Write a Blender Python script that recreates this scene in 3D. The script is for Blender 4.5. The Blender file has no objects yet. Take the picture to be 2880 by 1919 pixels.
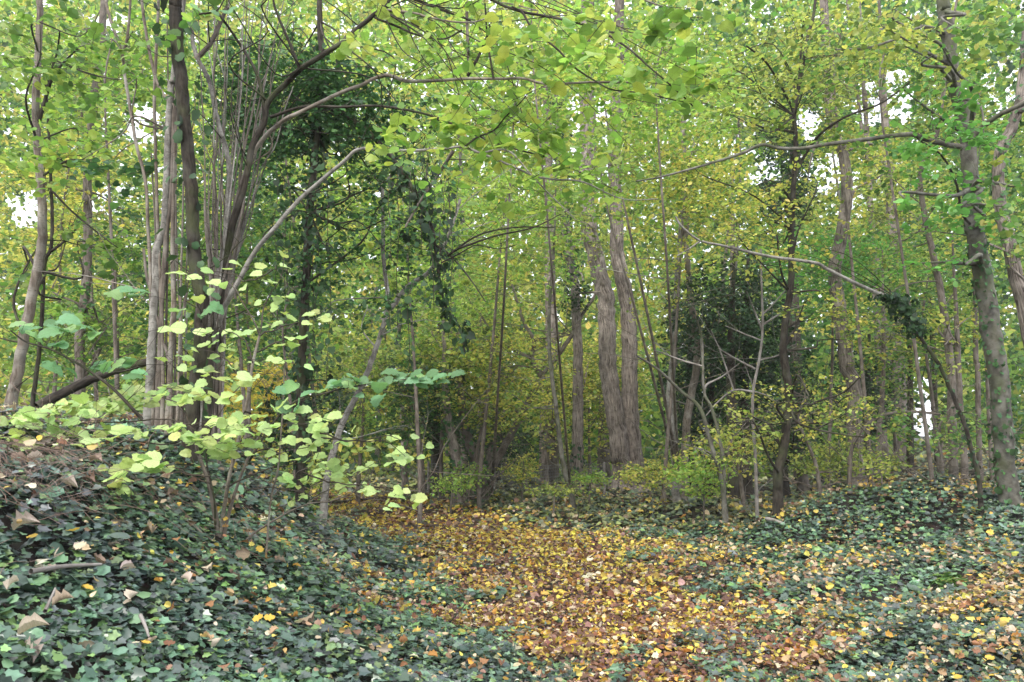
import bpy, math
import numpy as np
from math import radians, pi
RNG = np.random.default_rng(7)
SC = bpy.context.scene
COL = SC.collection
# ------------------------------------------------------------------ camera
FPX = 2240.0; HOR = 1220.0; CX = 1440.0; CY = 959.5
TH = math.atan((HOR - CY) / FPX)
CAM = np.array([0.0, 0.0, 1.6])
cam_data = bpy.data.cameras.new("camera")
cam_data.lens = 28.0; cam_data.sensor_width = 36.0
cam_data.clip_start = 0.05; cam_data.clip_end = 3000
cam_data.dof.use_dof = True; cam_data.dof.focus_distance = 6.5; cam_data.dof.aperture_fstop = 5.0
cam = bpy.data.objects.new("camera", cam_data); COL.objects.link(cam)
cam.location = CAM; cam.rotation_euler = (pi / 2 + TH, 0, 0)
SC.camera = cam
# ------------------------------------------------------------------ sky, sun, exposure
world = bpy.data.worlds.new("World"); SC.world = world; world.use_nodes = True
wn = world.node_tree; wn.nodes.clear()
sky = wn.nodes.new("ShaderNodeTexSky"); sky.sky_type = 'NISHITA'; sky.sun_disc = False
SUN_EL, SUN_ROT = radians(48), radians(200)
sky.sun_elevation = SUN_EL; sky.sun_rotation = SUN_ROT
sky.air_density = 1.0; sky.dust_density = 3.0; sky.ozone_density = 1.0
mixw = wn.nodes.new("ShaderNodeMix"); mixw.data_type = 'RGBA'; mixw.inputs[0].default_value = 0.82
mixw.inputs[7].default_value = (9.0, 9.3, 9.9, 1)          # the closed cloud layer
bg = wn.nodes.new("ShaderNodeBackground"); bg.inputs[1].default_value = 0.12
wo = wn.nodes.new("ShaderNodeOutputWorld")
wn.links.new(sky.outputs[0], mixw.inputs[6]); wn.links.new(mixw.outputs[2], bg.inputs[0]); wn.links.new(bg.outputs[0], wo.inputs[0])
sun_d = bpy.data.lights.new("sun", 'SUN'); sun_d.energy = 1.5; sun_d.angle = radians(14); sun_d.color = (1.0, 0.96, 0.9)
sun = bpy.data.objects.new("sun", sun_d); COL.objects.link(sun)
sun.rotation_euler = (pi / 2 - SUN_EL, 0, pi - SUN_ROT)
SC.view_settings.view_transform = 'Standard'; SC.view_settings.look = 'None'
SC.view_settings.exposure = 1.4; SC.view_settings.gamma = 1.0
SC.view_settings.use_curve_mapping = False
SC.cycles.max_bounces = 12; SC.cycles.diffuse_bounces = 10; SC.cycles.glossy_bounces = 2
SC.cycles.transmission_bounces = 8; SC.cycles.transparent_max_bounces = 4
SC.cycles.use_denoising = True

# ------------------------------------------------------------------ helpers
FW = np.array([0, math.cos(TH), math.sin(TH)]); UP = np.array([0, -math.sin(TH), math.cos(TH)]); RT = np.array([1.0, 0, 0])
def P(px, py, d):
    px, py, d = np.broadcast_arrays(np.asarray(px, float), np.asarray(py, float), np.asarray(d, float))
    u = (px - CX) / FPX; v = (CY - py) / FPX
    return CAM + d[..., None] * (FW + u[..., None] * RT + v[..., None] * UP)
def proj(p):
    q = np.asarray(p, float) - CAM
    f = q @ FW
    f2 = np.where(f > 0.05, f, 0.05)
    return CX + (q @ RT) / f2 * FPX, CY - (q @ UP) / f2 * FPX, f
def sm(a, b, x):
    t = np.clip((x - a) / (b - a), 0, 1); return t * t * (3 - 2 * t)
_NP = np.random.default_rng(99)
_dirs = _NP.normal(size=(24, 3)); _dirs /= np.linalg.norm(_dirs, axis=1)[:, None]; _ph = _NP.uniform(0, 6.28, 24)
def noise3(p, scale, oct=0):
    p = np.asarray(p, float) * (6.28 / scale)
    s = 0
    for k in range(8):
        d = _dirs[(k + 8 * oct) % 24]
        s = s + np.sin((p @ d) * (0.7 + 0.12 * k) + _ph[(k + 8 * oct) % 24] + 0.8 * np.sin((p @ _dirs[(k + 11) % 24]) * 0.6))
    return s / 2.4
def n2(x, y, scale, oct=0):
    return noise3(np.stack([x, y, 0 * x], -1), scale, oct)
def nrm(v):
    return v / np.maximum(np.linalg.norm(v, axis=-1, keepdims=True), 1e-9)

_YL = [0, 5.1, 6.1, 7.3, 10, 13, 16, 19, 25, 40, 100]; _XL = [0.9, 0.12, 0.02, -0.45, -0.95, -2.1, -3.8, -5.6, -10, -22, -70]
_YR = [0, 5.1, 6.8, 8.8, 11.6, 15.6, 19, 22, 25, 40, 100]; _XR = [1.6, 1.7, 2.0, 2.3, 1.8, 0.0, -2.6, -5.0, -7.8, -19, -66]
def xl(Y): return np.interp(Y, _YL, _XL)
def xr(Y): return np.interp(Y, _YR, _XR)
def H(x, y):
    x = np.asarray(x, float); y = np.asarray(y, float)
    s = (xl(y) - x) * np.interp(y, [0, 3, 6.5, 30], [0.95, 1.0, 1.4, 1.4])
    left = np.interp(s, [-5, 0, 0.6, 1.1, 1.7, 2.2, 3.2, 4.2, 6, 14, 60], [0, 0, .05, .14, .36, .66, 1.32, 1.6, 1.68, 1.6, 1.0])
    left = left * np.interp(y, [0, 20, 40, 80], [1, 1, .5, .2])
    xb = 2.2 + np.maximum(y - 5, 0) * 0.28
    rb = x - xb
    right = 0.95 * sm(0, 5.5, rb) * np.interp(y, [0, 25, 60, 100], [1, 1, .4, .2])
    mound = 0.62 * np.exp(-(((x - 5.35) / 1.3) ** 2 + ((y - 12.0) / 1.0) ** 2))
    mound2 = 0.35 * np.exp(-(((x - 4.1) / .9) ** 2 + ((y - 15.0) / 1.2) ** 2))
    h = left + right + mound + mound2
    amp = 0.3 + 0.7 * sm(0.0, 1.5, np.maximum(xl(y) - x, x - xr(y)))
    h = h + amp * (0.06 * n2(x, y, 2.3) + 0.015 * n2(x, y, 0.9, 1)) * np.interp(y, [0, 30, 80], [1, 2, 4])
    return h
def Hn(x, y):
    e = 0.05
    gx = (H(x + e, y) - H(x - e, y)) / (2 * e); gy = (H(x, y + e) - H(x, y - e)) / (2 * e)
    return nrm(np.stack([-gx, -gy, np.ones_like(gx)], -1))
def hit(px, py):
    d = np.arange(1.5, 60, 0.04)
    p = P(px, py, d); below = p[:, 2] < H(p[:, 0], p[:, 1])
    i = int(np.argmax(below)) if below.any() else len(d) - 1
    return p[i], d[i]

# ------------------------------------------------------------------ materials
def new_mat(name):
    m = bpy.data.materials.new(name); m.use_nodes = True; m.node_tree.nodes.clear(); return m, m.node_tree
def N(nt, kind, **kw):
    n = nt.nodes.new(kind)
    for k, v in kw.items(): setattr(n, k, v)
    return n
def leaf_mat(name, transl=0.45, rough=0.5, spec=0.35, var=0.25, back=1.0, veins=False, tgain=(1.18, 1.2, 0.85), blotch=0.0):
    m, nt = new_mat(name); L = nt.links.new
    at = N(nt, "ShaderNodeAttribute"); at.attribute_name = "col"
    tc = N(nt, "ShaderNodeTexCoord")
    nz = N(nt, "ShaderNodeTexNoise"); nz.inputs["Scale"].default_value = 45; nz.inputs["Detail"].default_value = 3
    L(tc.outputs["Object"], nz.inputs["Vector"])
    mr = N(nt, "ShaderNodeMapRange"); mr.inputs[3].default_value = 1 - var; mr.inputs[4].default_value = 1 + var
    mr.inputs[1].default_value = 0.3; mr.inputs[2].default_value = 0.7
    L(nz.outputs[0], mr.inputs[0])
    vm = N(nt, "ShaderNodeVectorMath", operation='SCALE'); L(at.outputs["Color"], vm.inputs[0]); L(mr.outputs[0], vm.inputs["Scale"])
    col = vm.outputs[0]
    if blotch > 0:
        nb = N(nt, "ShaderNodeTexNoise"); nb.inputs["Scale"].default_value = 14; nb.inputs["Detail"].default_value = 2
        L(tc.outputs["Object"], nb.inputs["Vector"])
        rb = N(nt, "ShaderNodeMapRange"); rb.inputs[1].default_value = 0.58; rb.inputs[2].default_value = 0.7; rb.inputs[4].default_value = blotch
        L(nb.outputs[0], rb.inputs[0])
        mb = N(nt, "ShaderNodeMix", data_type='RGBA'); L(rb.outputs[0], mb.inputs[0]); L(col, mb.inputs[6]); mb.inputs[7].default_value = (.16, .07, .025, 1)
        col = mb.outputs[2]
    bump_in = None
    if veins:
        uv = N(nt, "ShaderNodeUVMap"); uv.uv_map = "UVMap"
        sp = N(nt, "ShaderNodeSeparateXYZ"); L(uv.outputs[0], sp.inputs[0])
        ab = N(nt, "ShaderNodeMath", operation='ABSOLUTE'); L(sp.outputs[0], ab.inputs[0])
        mid = N(nt, "ShaderNodeMath", operation='LESS_THAN'); L(ab.outputs[0], mid.inputs[0]); mid.inputs[1].default_value = 0.018
        mu = N(nt, "ShaderNodeMath", operation='MULTIPLY'); L(ab.outputs[0], mu.inputs[0]); mu.inputs[1].default_value = 0.75
        sb = N(nt, "ShaderNodeMath", operation='SUBTRACT'); L(sp.outputs[1], sb.inputs[0]); L(mu.outputs[0], sb.inputs[1])
        m7 = N(nt, "ShaderNodeMath", operation='MULTIPLY'); L(sb.outputs[0], m7.inputs[0]); m7.inputs[1].default_value = 8.0
        pp = N(nt, "ShaderNodeMath", operation='PINGPONG'); L(m7.outputs[0], pp.inputs[0]); pp.inputs[1].default_value = 0.5
        vs = N(nt, "ShaderNodeMapRange"); L(pp.outputs[0], vs.inputs[0]); vs.inputs[1].default_value = 0.0; vs.inputs[2].default_value = 0.12
        vs.inputs[3].default_value = 1.0; vs.inputs[4].default_value = 0.0
        mx = N(nt, "ShaderNodeMath", operation='MAXIMUM'); L(mid.outputs[0], mx.inputs[0]); L(vs.outputs[0], mx.inputs[1])
        mc = N(nt, "ShaderNodeMix", data_type='RGBA'); mf = N(nt, "ShaderNodeMath", operation='MULTIPLY'); L(mx.outputs[0], mf.inputs[0]); mf.inputs[1].default_value = 0.6
        L(mf.outputs[0], mc.inputs[0]); L(col, mc.inputs[6])
        dk = N(nt, "ShaderNodeVectorMath", operation='MULTIPLY'); L(col, dk.inputs[0]); dk.inputs[1].default_value = (0.72, 0.78, 0.65)
        L(dk.outputs[0], mc.inputs[7]); col = mc.outputs[2]
        bump_in = pp.outputs[0]
    if back != 1.0:
        ge = N(nt, "ShaderNodeNewGeometry")
        bc = N(nt, "ShaderNodeVectorMath", operation='SCALE'); L(col, bc.inputs[0]); bc.inputs["Scale"].default_value = back
        mb2 = N(nt, "ShaderNodeMix", data_type='RGBA'); L(ge.outputs["Backfacing"], mb2.inputs[0]); L(col, mb2.inputs[6]); L(bc.outputs[0], mb2.inputs[7])
        col = mb2.outputs[2]
    pr = N(nt, "ShaderNodeBsdfPrincipled"); pr.inputs["Roughness"].default_value = rough; pr.inputs["Specular IOR Level"].default_value = spec
    L(col, pr.inputs["Base Color"])
    if bump_in is not None:
        bp = N(nt, "ShaderNodeBump"); bp.inputs["Strength"].default_value = 0.5; bp.inputs["Distance"].default_value = 0.004
        L(bump_in, bp.inputs["Height"]); L(bp.outputs[0], pr.inputs["Normal"])
    out = N(nt, "ShaderNodeOutputMaterial")
    if transl > 0:
        tg = N(nt, "ShaderNodeVectorMath", operation='MULTIPLY'); L(col, tg.inputs[0]); tg.inputs[1].default_value = tgain
        tr = N(nt, "ShaderNodeBsdfTranslucent"); L(tg.outputs[0], tr.inputs[0])
        ms = N(nt, "ShaderNodeMixShader"); ms.inputs[0].default_value = transl
        L(pr.outputs[0], ms.inputs[1]); L(tr.outputs[0], ms.inputs[2]); L(ms.outputs[0], out.inputs[0])
    else:
        L(pr.outputs[0], out.inputs[0])
    return m
def bark_mat(name, c1, c2, c3, fu=60, fv=6, bump=0.6, moss=0.0, lent=0.0, dist=0.01):
    m, nt = new_mat(name); L = nt.links.new
    uv = N(nt, "ShaderNodeUVMap"); uv.uv_map = "UVMap"
    mp = N(nt, "ShaderNodeVectorMath", operation='MULTIPLY'); L(uv.outputs[0], mp.inputs[0]); mp.inputs[1].default_value = (fu, fv, 1)
    n1 = N(nt, "ShaderNodeTexNoise"); n1.inputs["Scale"].default_value = 1; n1.inputs["Detail"].default_value = 5; n1.inputs["Distortion"].default_value = 0.7
    L(mp.outputs[0], n1.inputs["Vector"])
    tc = N(nt, "ShaderNodeTexCoord")
    nb = N(nt, "ShaderNodeTexNoise"); nb.inputs["Scale"].default_value = 7; nb.inputs["Detail"].default_value = 5; L(tc.outputs["Object"], nb.inputs["Vector"])
    cr = N(nt, "ShaderNodeValToRGB"); L(n1.outputs[0], cr.inputs[0])
    cr.color_ramp.elements[0].position = 0.36; cr.color_ramp.elements[0].color = (*c1, 1)
    cr.color_ramp.elements[1].position = 0.62; cr.color_ramp.elements[1].color = (*c2, 1)
    mx = N(nt, "ShaderNodeMix", data_type='RGBA'); r = N(nt, "ShaderNodeMapRange"); r.inputs[1].default_value = 0.45; r.inputs[2].default_value = 0.68; r.inputs[4].default_value = 0.75
    L(nb.outputs[0], r.inputs[0]); L(r.outputs[0], mx.inputs[0]); L(cr.outputs[0], mx.inputs[6]); mx.inputs[7].default_value = (*c3, 1)
    col = mx.outputs[2]
    if lent > 0:
        mp2 = N(nt, "ShaderNodeVectorMath", operation='MULTIPLY'); L(uv.outputs[0], mp2.inputs[0]); mp2.inputs[1].default_value = (25, 120, 1)
        n3 = N(nt, "ShaderNodeTexNoise"); n3.inputs["Detail"].default_value = 2; n3.inputs["Scale"].default_value = 1; L(mp2.outputs[0], n3.inputs["Vector"])
        r3 = N(nt, "ShaderNodeMapRange"); r3.inputs[1].default_value = .6; r3.inputs[2].default_value = .68; r3.inputs[4].default_value = lent; L(n3.outputs[0], r3.inputs[0])
        m3 = N(nt, "ShaderNodeMix", data_type='RGBA'); L(r3.outputs[0], m3.inputs[0]); L(col, m3.inputs[6]); m3.inputs[7].default_value = (.05, .04, .03, 1); col = m3.outputs[2]
    nw = N(nt, "ShaderNodeTexNoise"); nw.inputs["Scale"].default_value = 2.2; nw.inputs["Detail"].default_value = 8; nw.inputs["Roughness"].default_value = .7; L(tc.outputs["Object"], nw.inputs["Vector"])
    rw = N(nt, "ShaderNodeMapRange"); rw.inputs[1].default_value = .35; rw.inputs[2].default_value = .65; rw.inputs[3].default_value = .55; rw.inputs[4].default_value = 1.3; L(nw.outputs[0], rw.inputs[0])
    sc_ = N(nt, "ShaderNodeVectorMath", operation='SCALE'); L(col, sc_.inputs[0]); L(rw.outputs[0], sc_.inputs["Scale"]); col = sc_.outputs[0]
    if moss > 0:
        nm = N(nt, "ShaderNodeTexNoise"); nm.inputs["Scale"].default_value = 3; nm.inputs["Detail"].default_value = 6; L(tc.outputs["Object"], nm.inputs["Vector"])
        rm = N(nt, "ShaderNodeMapRange"); rm.inputs[1].default_value = .5; rm.inputs[2].default_value = .62; rm.inputs[4].default_value = moss; L(nm.outputs[0], rm.inputs[0])
        mm = N(nt, "ShaderNodeMix", data_type='RGBA'); L(rm.outputs[0], mm.inputs[0]); L(col, mm.inputs[6]); mm.inputs[7].default_value = (.07, .09, .03, 1); col = mm.outputs[2]
    pr = N(nt, "ShaderNodeBsdfPrincipled"); pr.inputs["Roughness"].default_value = 0.85; pr.inputs["Specular IOR Level"].default_value = 0.2
    L(col, pr.inputs["Base Color"])
    bp = N(nt, "ShaderNodeBump"); bp.inputs["Strength"].default_value = bump; bp.inputs["Distance"].default_value = dist
    L(n1.outputs[0], bp.inputs["Height"]); L(bp.outputs[0], pr.inputs["Normal"])
    out = N(nt, "ShaderNodeOutputMaterial"); L(pr.outputs[0], out.inputs[0])
    return m
def flat_mat(name, c, rough=0.7, metal=0.0):
    m, nt = new_mat(name); L = nt.links.new
    tc = N(nt, "ShaderNodeTexCoord"); nz = N(nt, "ShaderNodeTexNoise"); nz.inputs["Scale"].default_value = 12; nz.inputs["Detail"].default_value = 6
    L(tc.outputs["Object"], nz.inputs["Vector"])
    cr = N(nt, "ShaderNodeValToRGB"); L(nz.outputs[0], cr.inputs[0])
    cr.color_ramp.elements[0].position = .3; cr.color_ramp.elements[0].color = (*[v * .55 for v in c], 1)
    cr.color_ramp.elements[1].position = .7; cr.color_ramp.elements[1].color = (*[v * 1.3 for v in c], 1)
    pr = N(nt, "ShaderNodeBsdfPrincipled"); pr.inputs["Roughness"].default_value = rough; pr.inputs["Metallic"].default_value = metal
    L(cr.outputs[0], pr.inputs["Base Color"]); out = N(nt, "ShaderNodeOutputMaterial"); L(pr.outputs[0], out.inputs[0])
    return m
def soil_mat(name, c1, c2):
    m, nt = new_mat(name); L = nt.links.new
    tc = N(nt, "ShaderNodeTexCoord")
    vo = N(nt, "ShaderNodeTexVoronoi"); vo.inputs["Scale"].default_value = 16; L(tc.outputs["Object"], vo.inputs["Vector"])
    nz = N(nt, "ShaderNodeTexNoise"); nz.inputs["Scale"].default_value = 5; nz.inputs["Detail"].default_value = 8; L(tc.outputs["Object"], nz.inputs["Vector"])
    cr = N(nt, "ShaderNodeValToRGB"); L(nz.outputs[0], cr.inputs[0])
    cr.color_ramp.elements[0].position = .35; cr.color_ramp.elements[0].color = (*c1, 1)
    cr.color_ramp.elements[1].position = .65; cr.color_ramp.elements[1].color = (*c2, 1)
    hs = N(nt, "ShaderNodeMix", data_type='RGBA', blend_type='MULTIPLY'); hs.inputs[0].default_value = 0.5
    L(cr.outputs[0], hs.inputs[6]); L(vo.outputs["Color"], hs.inputs[7])
    pr = N(nt, "ShaderNodeBsdfPrincipled"); pr.inputs["Roughness"].default_value = .95; L(hs.outputs[2], pr.inputs["Base Color"])
    bp = N(nt, "ShaderNodeBump"); bp.inputs["Strength"].default_value = .8; bp.inputs["Distance"].default_value = .03; L(nz.outputs[0], bp.inputs["Height"]); L(bp.outputs[0], pr.inputs["Normal"])
    out = N(nt, "ShaderNodeOutputMaterial"); L(pr.outputs[0], out.inputs[0])
    return m
M_LEAF = leaf_mat("leaf_thin", transl=0.55, rough=0.45, spec=0.3, var=0.12)
M_LEAFV = leaf_mat("leaf_veined", transl=0.4, rough=0.45, spec=0.35, var=0.1, veins=True, back=1.15, blotch=0.3)
M_IVY = leaf_mat("leaf_ivy", transl=0.1, rough=0.34, spec=0.6, var=0.22)
M_IVYV = leaf_mat("leaf_ivy_veined", transl=0.08, rough=0.34, spec=0.6, var=0.2, veins=False)
M_IVYD = leaf_mat("leaf_ivy_shaded", transl=0.2, rough=0.5, spec=0.2, var=0.2)
M_DRY = leaf_mat("leaf_dry", transl=0.2, rough=0.6, spec=0.3, var=0.22, back=1.25, blotch=0.6)
M_DRYV = leaf_mat("leaf_dry_veined", transl=0.18, rough=0.6, spec=0.3, var=0.18, back=1.25, veins=True, blotch=0.15)
B_HAZEL = bark_mat("bark_hazel", (.11, .085, .065), (.25, .21, .17), (.33, .31, .27), 40, 6, .3, lent=.6, dist=.004)
B_BROWN = bark_mat("bark_brown", (.09, .072, .058), (.2, .168, .14), (.25, .22, .19), 50, 6, .5, lent=.4, dist=.005)
B_DARK = bark_mat("bark_dark", (.02, .016, .012), (.055, .045, .034), (.08, .074, .06), 45, 9, .7, moss=.4, dist=.008)
B_PALE = bark_mat("bark_pale", (.13, .118, .102), (.29, .272, .24), (.37, .352, .32), 30, 14, .5, lent=.7, dist=.006)
B_FURROW = bark_mat("bark_furrowed", (.055, .042, .035), (.33, .28, .24), (.3, .26, .225), 46, 3.2, 1.0, dist=.035)
B_BEECH = bark_mat("bark_grey", (.085, .078, .062), (.15, .14, .115), (.2, .195, .17), 12, 10, .3, moss=.45, lent=.3, dist=.006)
B_TWIG = bark_mat("bark_twig", (.03, .024, .018), (.075, .058, .043), (.1, .085, .07), 60, 10, .3)
B_GREY = bark_mat("bark_dead", (.15, .13, .115), (.27, .245, .225), (.32, .3, .28), 50, 8, .4)

# ------------------------------------------------------------------ mesh building
def mk_mesh(name, verts, loops, starts, mat, col=None, uv=None, smooth=False):
    me = bpy.data.meshes.new(name)
    verts = np.ascontiguousarray(verts, np.float32); loops = np.ascontiguousarray(loops, np.int32); starts = np.ascontiguousarray(starts, np.int32)
    me.vertices.add(len(verts)); me.vertices.foreach_set("co", verts.ravel())
    me.loops.add(len(loops)); me.loops.foreach_set("vertex_index", loops)
    me.polygons.add(len(starts)); me.polygons.foreach_set("loop_start", starts)
    if smooth: me.polygons.foreach_set("use_smooth", np.ones(len(starts), bool))
    else: me.polygons.foreach_set("use_smooth", np.zeros(len(starts), bool))
    if col is not None:
        a = me.attributes.new("col", 'FLOAT_COLOR', 'POINT')
        c4 = np.ones((len(verts), 4), np.float32); c4[:, :3] = col; a.data.foreach_set("color", c4.ravel())
    if uv is not None:
        l = me.uv_layers.new(name="UVMap"); l.data.foreach_set("uv", np.ascontiguousarray(uv[loops], np.float32).ravel())
    me.materials.append(mat)
    me.update(calc_edges=True)
    return me
def link(name, me, parent=None, kind=None, label=None, cat=None, group=None):
    o = bpy.data.objects.new(name, me); COL.objects.link(o)
    if parent is not None: o.parent = parent
    if kind: o["kind"] = kind
    if label: o["label"] = label
    if cat: o["category"] = cat
    if group: o["group"] = group
    return o
def thing(name, label, cat, loc, group=None):
    o = bpy.data.objects.new(name, None); COL.objects.link(o)
    o.empty_display_size = 0.2; o.location = tuple(float(v) for v in loc)
    o["label"] = label; o["category"] = cat
    if group: o["group"] = group
    return o
def off(root):
    return np.array(root.location) if root is not None else np.zeros(3)

# leaf templates: (verts (V,3), faces list)
def half_tmpl(half, fold=0.18):
    """half outline from base (0,0) to tip (0,1) on +x side; two n-gons folded on the midrib"""
    R = [(x, y, fold * x) for x, y in half]; n = len(half)
    verts = [R[0]] + R[1:-1] + [R[-1]] + [(-x, y, z) for x, y, z in R[1:-1]]
    right = list(range(n)); left = [0, n - 1] + [n - 1 + k for k in range(n - 2, 0, -1)]
    return np.array(verts, float), [right, left]
T_OVAL = half_tmpl([(0, 0), (.36, .22), (.36, .66), (0, 1)])
T_KITE = (np.array([(0,0,0),(.4,.42,.08),(0,1,0),(-.4,.42,.08)],float), [[0,1,2,3]])
T_ROUND = half_tmpl([(0, .03), (.28, .0), (.46, .26), (.42, .6), (.22, .86), (0, 1)])
T_ELM = half_tmpl([(0, 0), (.24, .2), (.3, .5), (.16, .82), (0, 1)])
T_IVY = half_tmpl([(0, 0), (.2, -.15), (.5, -.02), (.37, .24), (.42, .5), (.18, .62), (0, .95)], .12)
T_IVYM = half_tmpl([(0, 0), (.46, -.1), (.3, .24), (.4, .5), (0, 1)], .15)
T_IVYF = half_tmpl([(0, 0), (.44, -.02), (.42, .45), (0, .95)], .15)
T_LMAPLE = half_tmpl([(0, 0), (.36, -.06), (.26, .16), (.58, .3), (.34, .42), (.3, .75), (0, 1)], .2)
T_MAPLE = half_tmpl([(0, 0), (.34, -.12), (.25, .1), (.62, .2), (.4, .34), (.56, .7), (.2, .62), (0, 1)], .2)
def quadtwig(seg=3, thick=0.006, bend=0.06):
    v = []; f = []
    for i in range(seg + 1):
        t = i / seg; r = thick * (1 - .7 * t); bx = bend * math.sin(t * 5.1); bz = -bend * math.sin(t * 3.7)
        for k in range(3):
            a = k * 2.094; v.append((bx + r * math.cos(a), t, bz + r * math.sin(a)))
    for i in range(seg):
        for k in range(3):
            f.append([i * 3 + k, i * 3 + (k + 1) % 3, i * 3 + 3 + (k + 1) % 3, i * 3 + 3 + k])
    return np.array(v, float), f
T_TWIG = quadtwig(2, .005)
T_TWIGT = quadtwig(3, 0.012, .08)
def fancy(stations=7, kind='round', curl=0.0, cup=0.1, roll=0.0, teeth=0.06, seed=0, cross=2):
    """near leaf: stations along the midrib, strip of quads either side, toothed margin"""
    r = np.random.default_rng(seed); v = []; f = []
    for i in range(stations + 1):
        t = i / stations
        if kind == 'round': w = 0.47 * (math.sin(pi * min(1, (t * .93 + .07)) ** 0.8) ** 0.62) * (1 - .12 * t)
        elif kind == 'elm': w = .3 * math.sin(pi * t ** .85) ** .75
        elif kind == 'maple': w = .5 * abs(math.sin(pi * t)) ** .5 * (0.62 + .42 * abs(math.cos(pi * 2.5 * t)))
        else: w = .5 * math.sin(pi * t ** .9) ** .6 * (1 + .2 * r.normal() * .6)
        if i == stations: w = 0.015
        if i == 0: w = max(w, .12)
        w *= 1 + teeth * (1 if i % 2 else -1) + r.normal() * teeth * .4
        for k in range(-cross, cross + 1):
            s = k / cross; x = s * w
            z = cup * abs(x) - curl * (t - .4) ** 2 + .03 * r.normal() * (abs(s) > .4)
            y = t - (.06 if kind == 'round' and i == 0 else 0) * abs(s)
            if roll:
                a = roll * s; x = w * math.sin(a) / roll * 1.0; z = z + w * (1 - math.cos(a)) / roll
            v.append((x, y, z))
    c = 2 * cross + 1
    for i in range(stations):
        for k in range(c - 1): f.append([i * c + k, i * c + k + 1, (i + 1) * c + k + 1, (i + 1) * c + k])
    return np.array(v, float), f
def tmpl_arrays(T):
    v, f = T; return v, np.concatenate([np.array(x) for x in f]), np.cumsum([0] + [len(x) for x in f[:-1]])
def leaf_cloud(T, pos, ydir, nor, size, col, mat, name, curl=None, uv=False, smooth=False, o=np.zeros(3)):
    tv, tl, ts = tmpl_arrays(T)
    n = len(pos)
    Y = nrm(ydir); X = nrm(np.cross(Y, nor)); Z = np.cross(X, Y)
    size = np.broadcast_to(np.asarray(size, float), (n,))
    z = tv[None, :, 2] * (curl[:, None] if curl is not None else 1.0)
    V = (pos - o)[:, None, :] + size[:, None, None] * (tv[None, :, 0:1] * X[:, None] + tv[None, :, 1:2] * Y[:, None] + z[..., None] * Z[:, None])
    nv = len(tv)
    loops = (tl[None] + nv * np.arange(n)[:, None]).ravel(); starts = (ts[None] + len(tl) * np.arange(n)[:, None]).ravel()
    c = np.repeat(col, nv, axis=0) if col is not None else None
    u = np.tile(tv[:, :2], (n, 1)) if uv else None
    return mk_mesh(name, V.reshape(-1, 3), loops, starts, mat, c, u, smooth)

PALS = {
 'lime':   [(.23, .41, .04), (.29, .46, .05), (.18, .35, .04), (.33, .46, .06), (.38, .45, .05), (.14, .27, .03)],
 'limed':  [(.14, .28, .03), (.19, .35, .04), (.10, .22, .03), (.25, .36, .05), (.07, .16, .03)],  # darker lime, the shade on these leaves put into their colour
 'green':  [(.12, .28, .045), (.17, .33, .05), (.09, .22, .04), (.22, .34, .05), (.36, .38, .06), (.06, .15, .03)],
 'brightgreen': [(.10, .33, .04), (.14, .36, .05), (.09, .28, .04)],
 'yellow': [(.55, .52, .06), (.48, .50, .06), (.38, .46, .06), (.58, .48, .06), (.22, .32, .04), (.14, .22, .03)],
 'olive':  [(.36, .42, .06), (.28, .37, .05), (.44, .46, .06), (.16, .24, .04), (.10, .16, .03)],
 'gold':   [(.55, .42, .03), (.48, .40, .04), (.60, .45, .05)],
 'dark':   [(.03, .065, .03), (.04, .085, .035), (.025, .05, .025), (.05, .10, .04)],
 'darkg':  [(.06, .14, .05), (.08, .18, .055), (.04, .10, .04)],
 'ivy':    [(.065, .125, .08), (.09, .165, .10), (.05, .09, .065), (.12, .21, .11), (.085, .11, .095), (.14, .24, .08), (.035, .06, .045)],
 'ivyfar': [(.08, .12, .075), (.11, .15, .08), (.06, .085, .06), (.2, .24, .08), (.26, .25, .10), (.03, .05, .03)],
 'teal':   [(.14, .27, .13), (.17, .32, .16), (.12, .24, .10), (.22, .36, .14)],
 'pale':   [(.40, .54, .20), (.47, .60, .26), (.33, .48, .17), (.50, .60, .25), (.44, .50, .17)],
 'litter': [(.50, .26, .02), (.56, .36, .02), (.38, .16, .02), (.55, .48, .3), (.20, .09, .045), (.15, .075, .05), (.42, .28, .14), (.12, .06, .04), (.13, .065, .045), (.50, .40, .26), (.26, .12, .05)],  # pale tans put wet sky highlights into the litter colour
 'litterp': [(.40, .32, .21), (.46, .39, .27), (.26, .18, .12), (.48, .38, .1), (.2, .13, .09), (.36, .25, .1)],
 'brown':  [(.36, .28, .24), (.44, .36, .30), (.28, .20, .16), (.40, .31, .27), (.22, .15, .11)],
}
def pal(name, n, jit=0.18, rng=RNG):
    a = np.array(PALS[name])[rng.integers(0, len(PALS[name]), n)]
    if name in ('litter', 'gold'): a = a * .88 + .12 * (a @ np.array([.3, .6, .1]))[:, None]
    if name in ('lime', 'limed', 'green', 'olive', 'yellow', 'brightgreen'): a = a * .84 + .16 * (a @ np.array([.3, .6, .1]))[:, None]
    return np.clip(a * (1 + rng.normal(0, jit, (n, 1))) * (1 + rng.normal(0, .05, (n, 3))), .005, .85)

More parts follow.
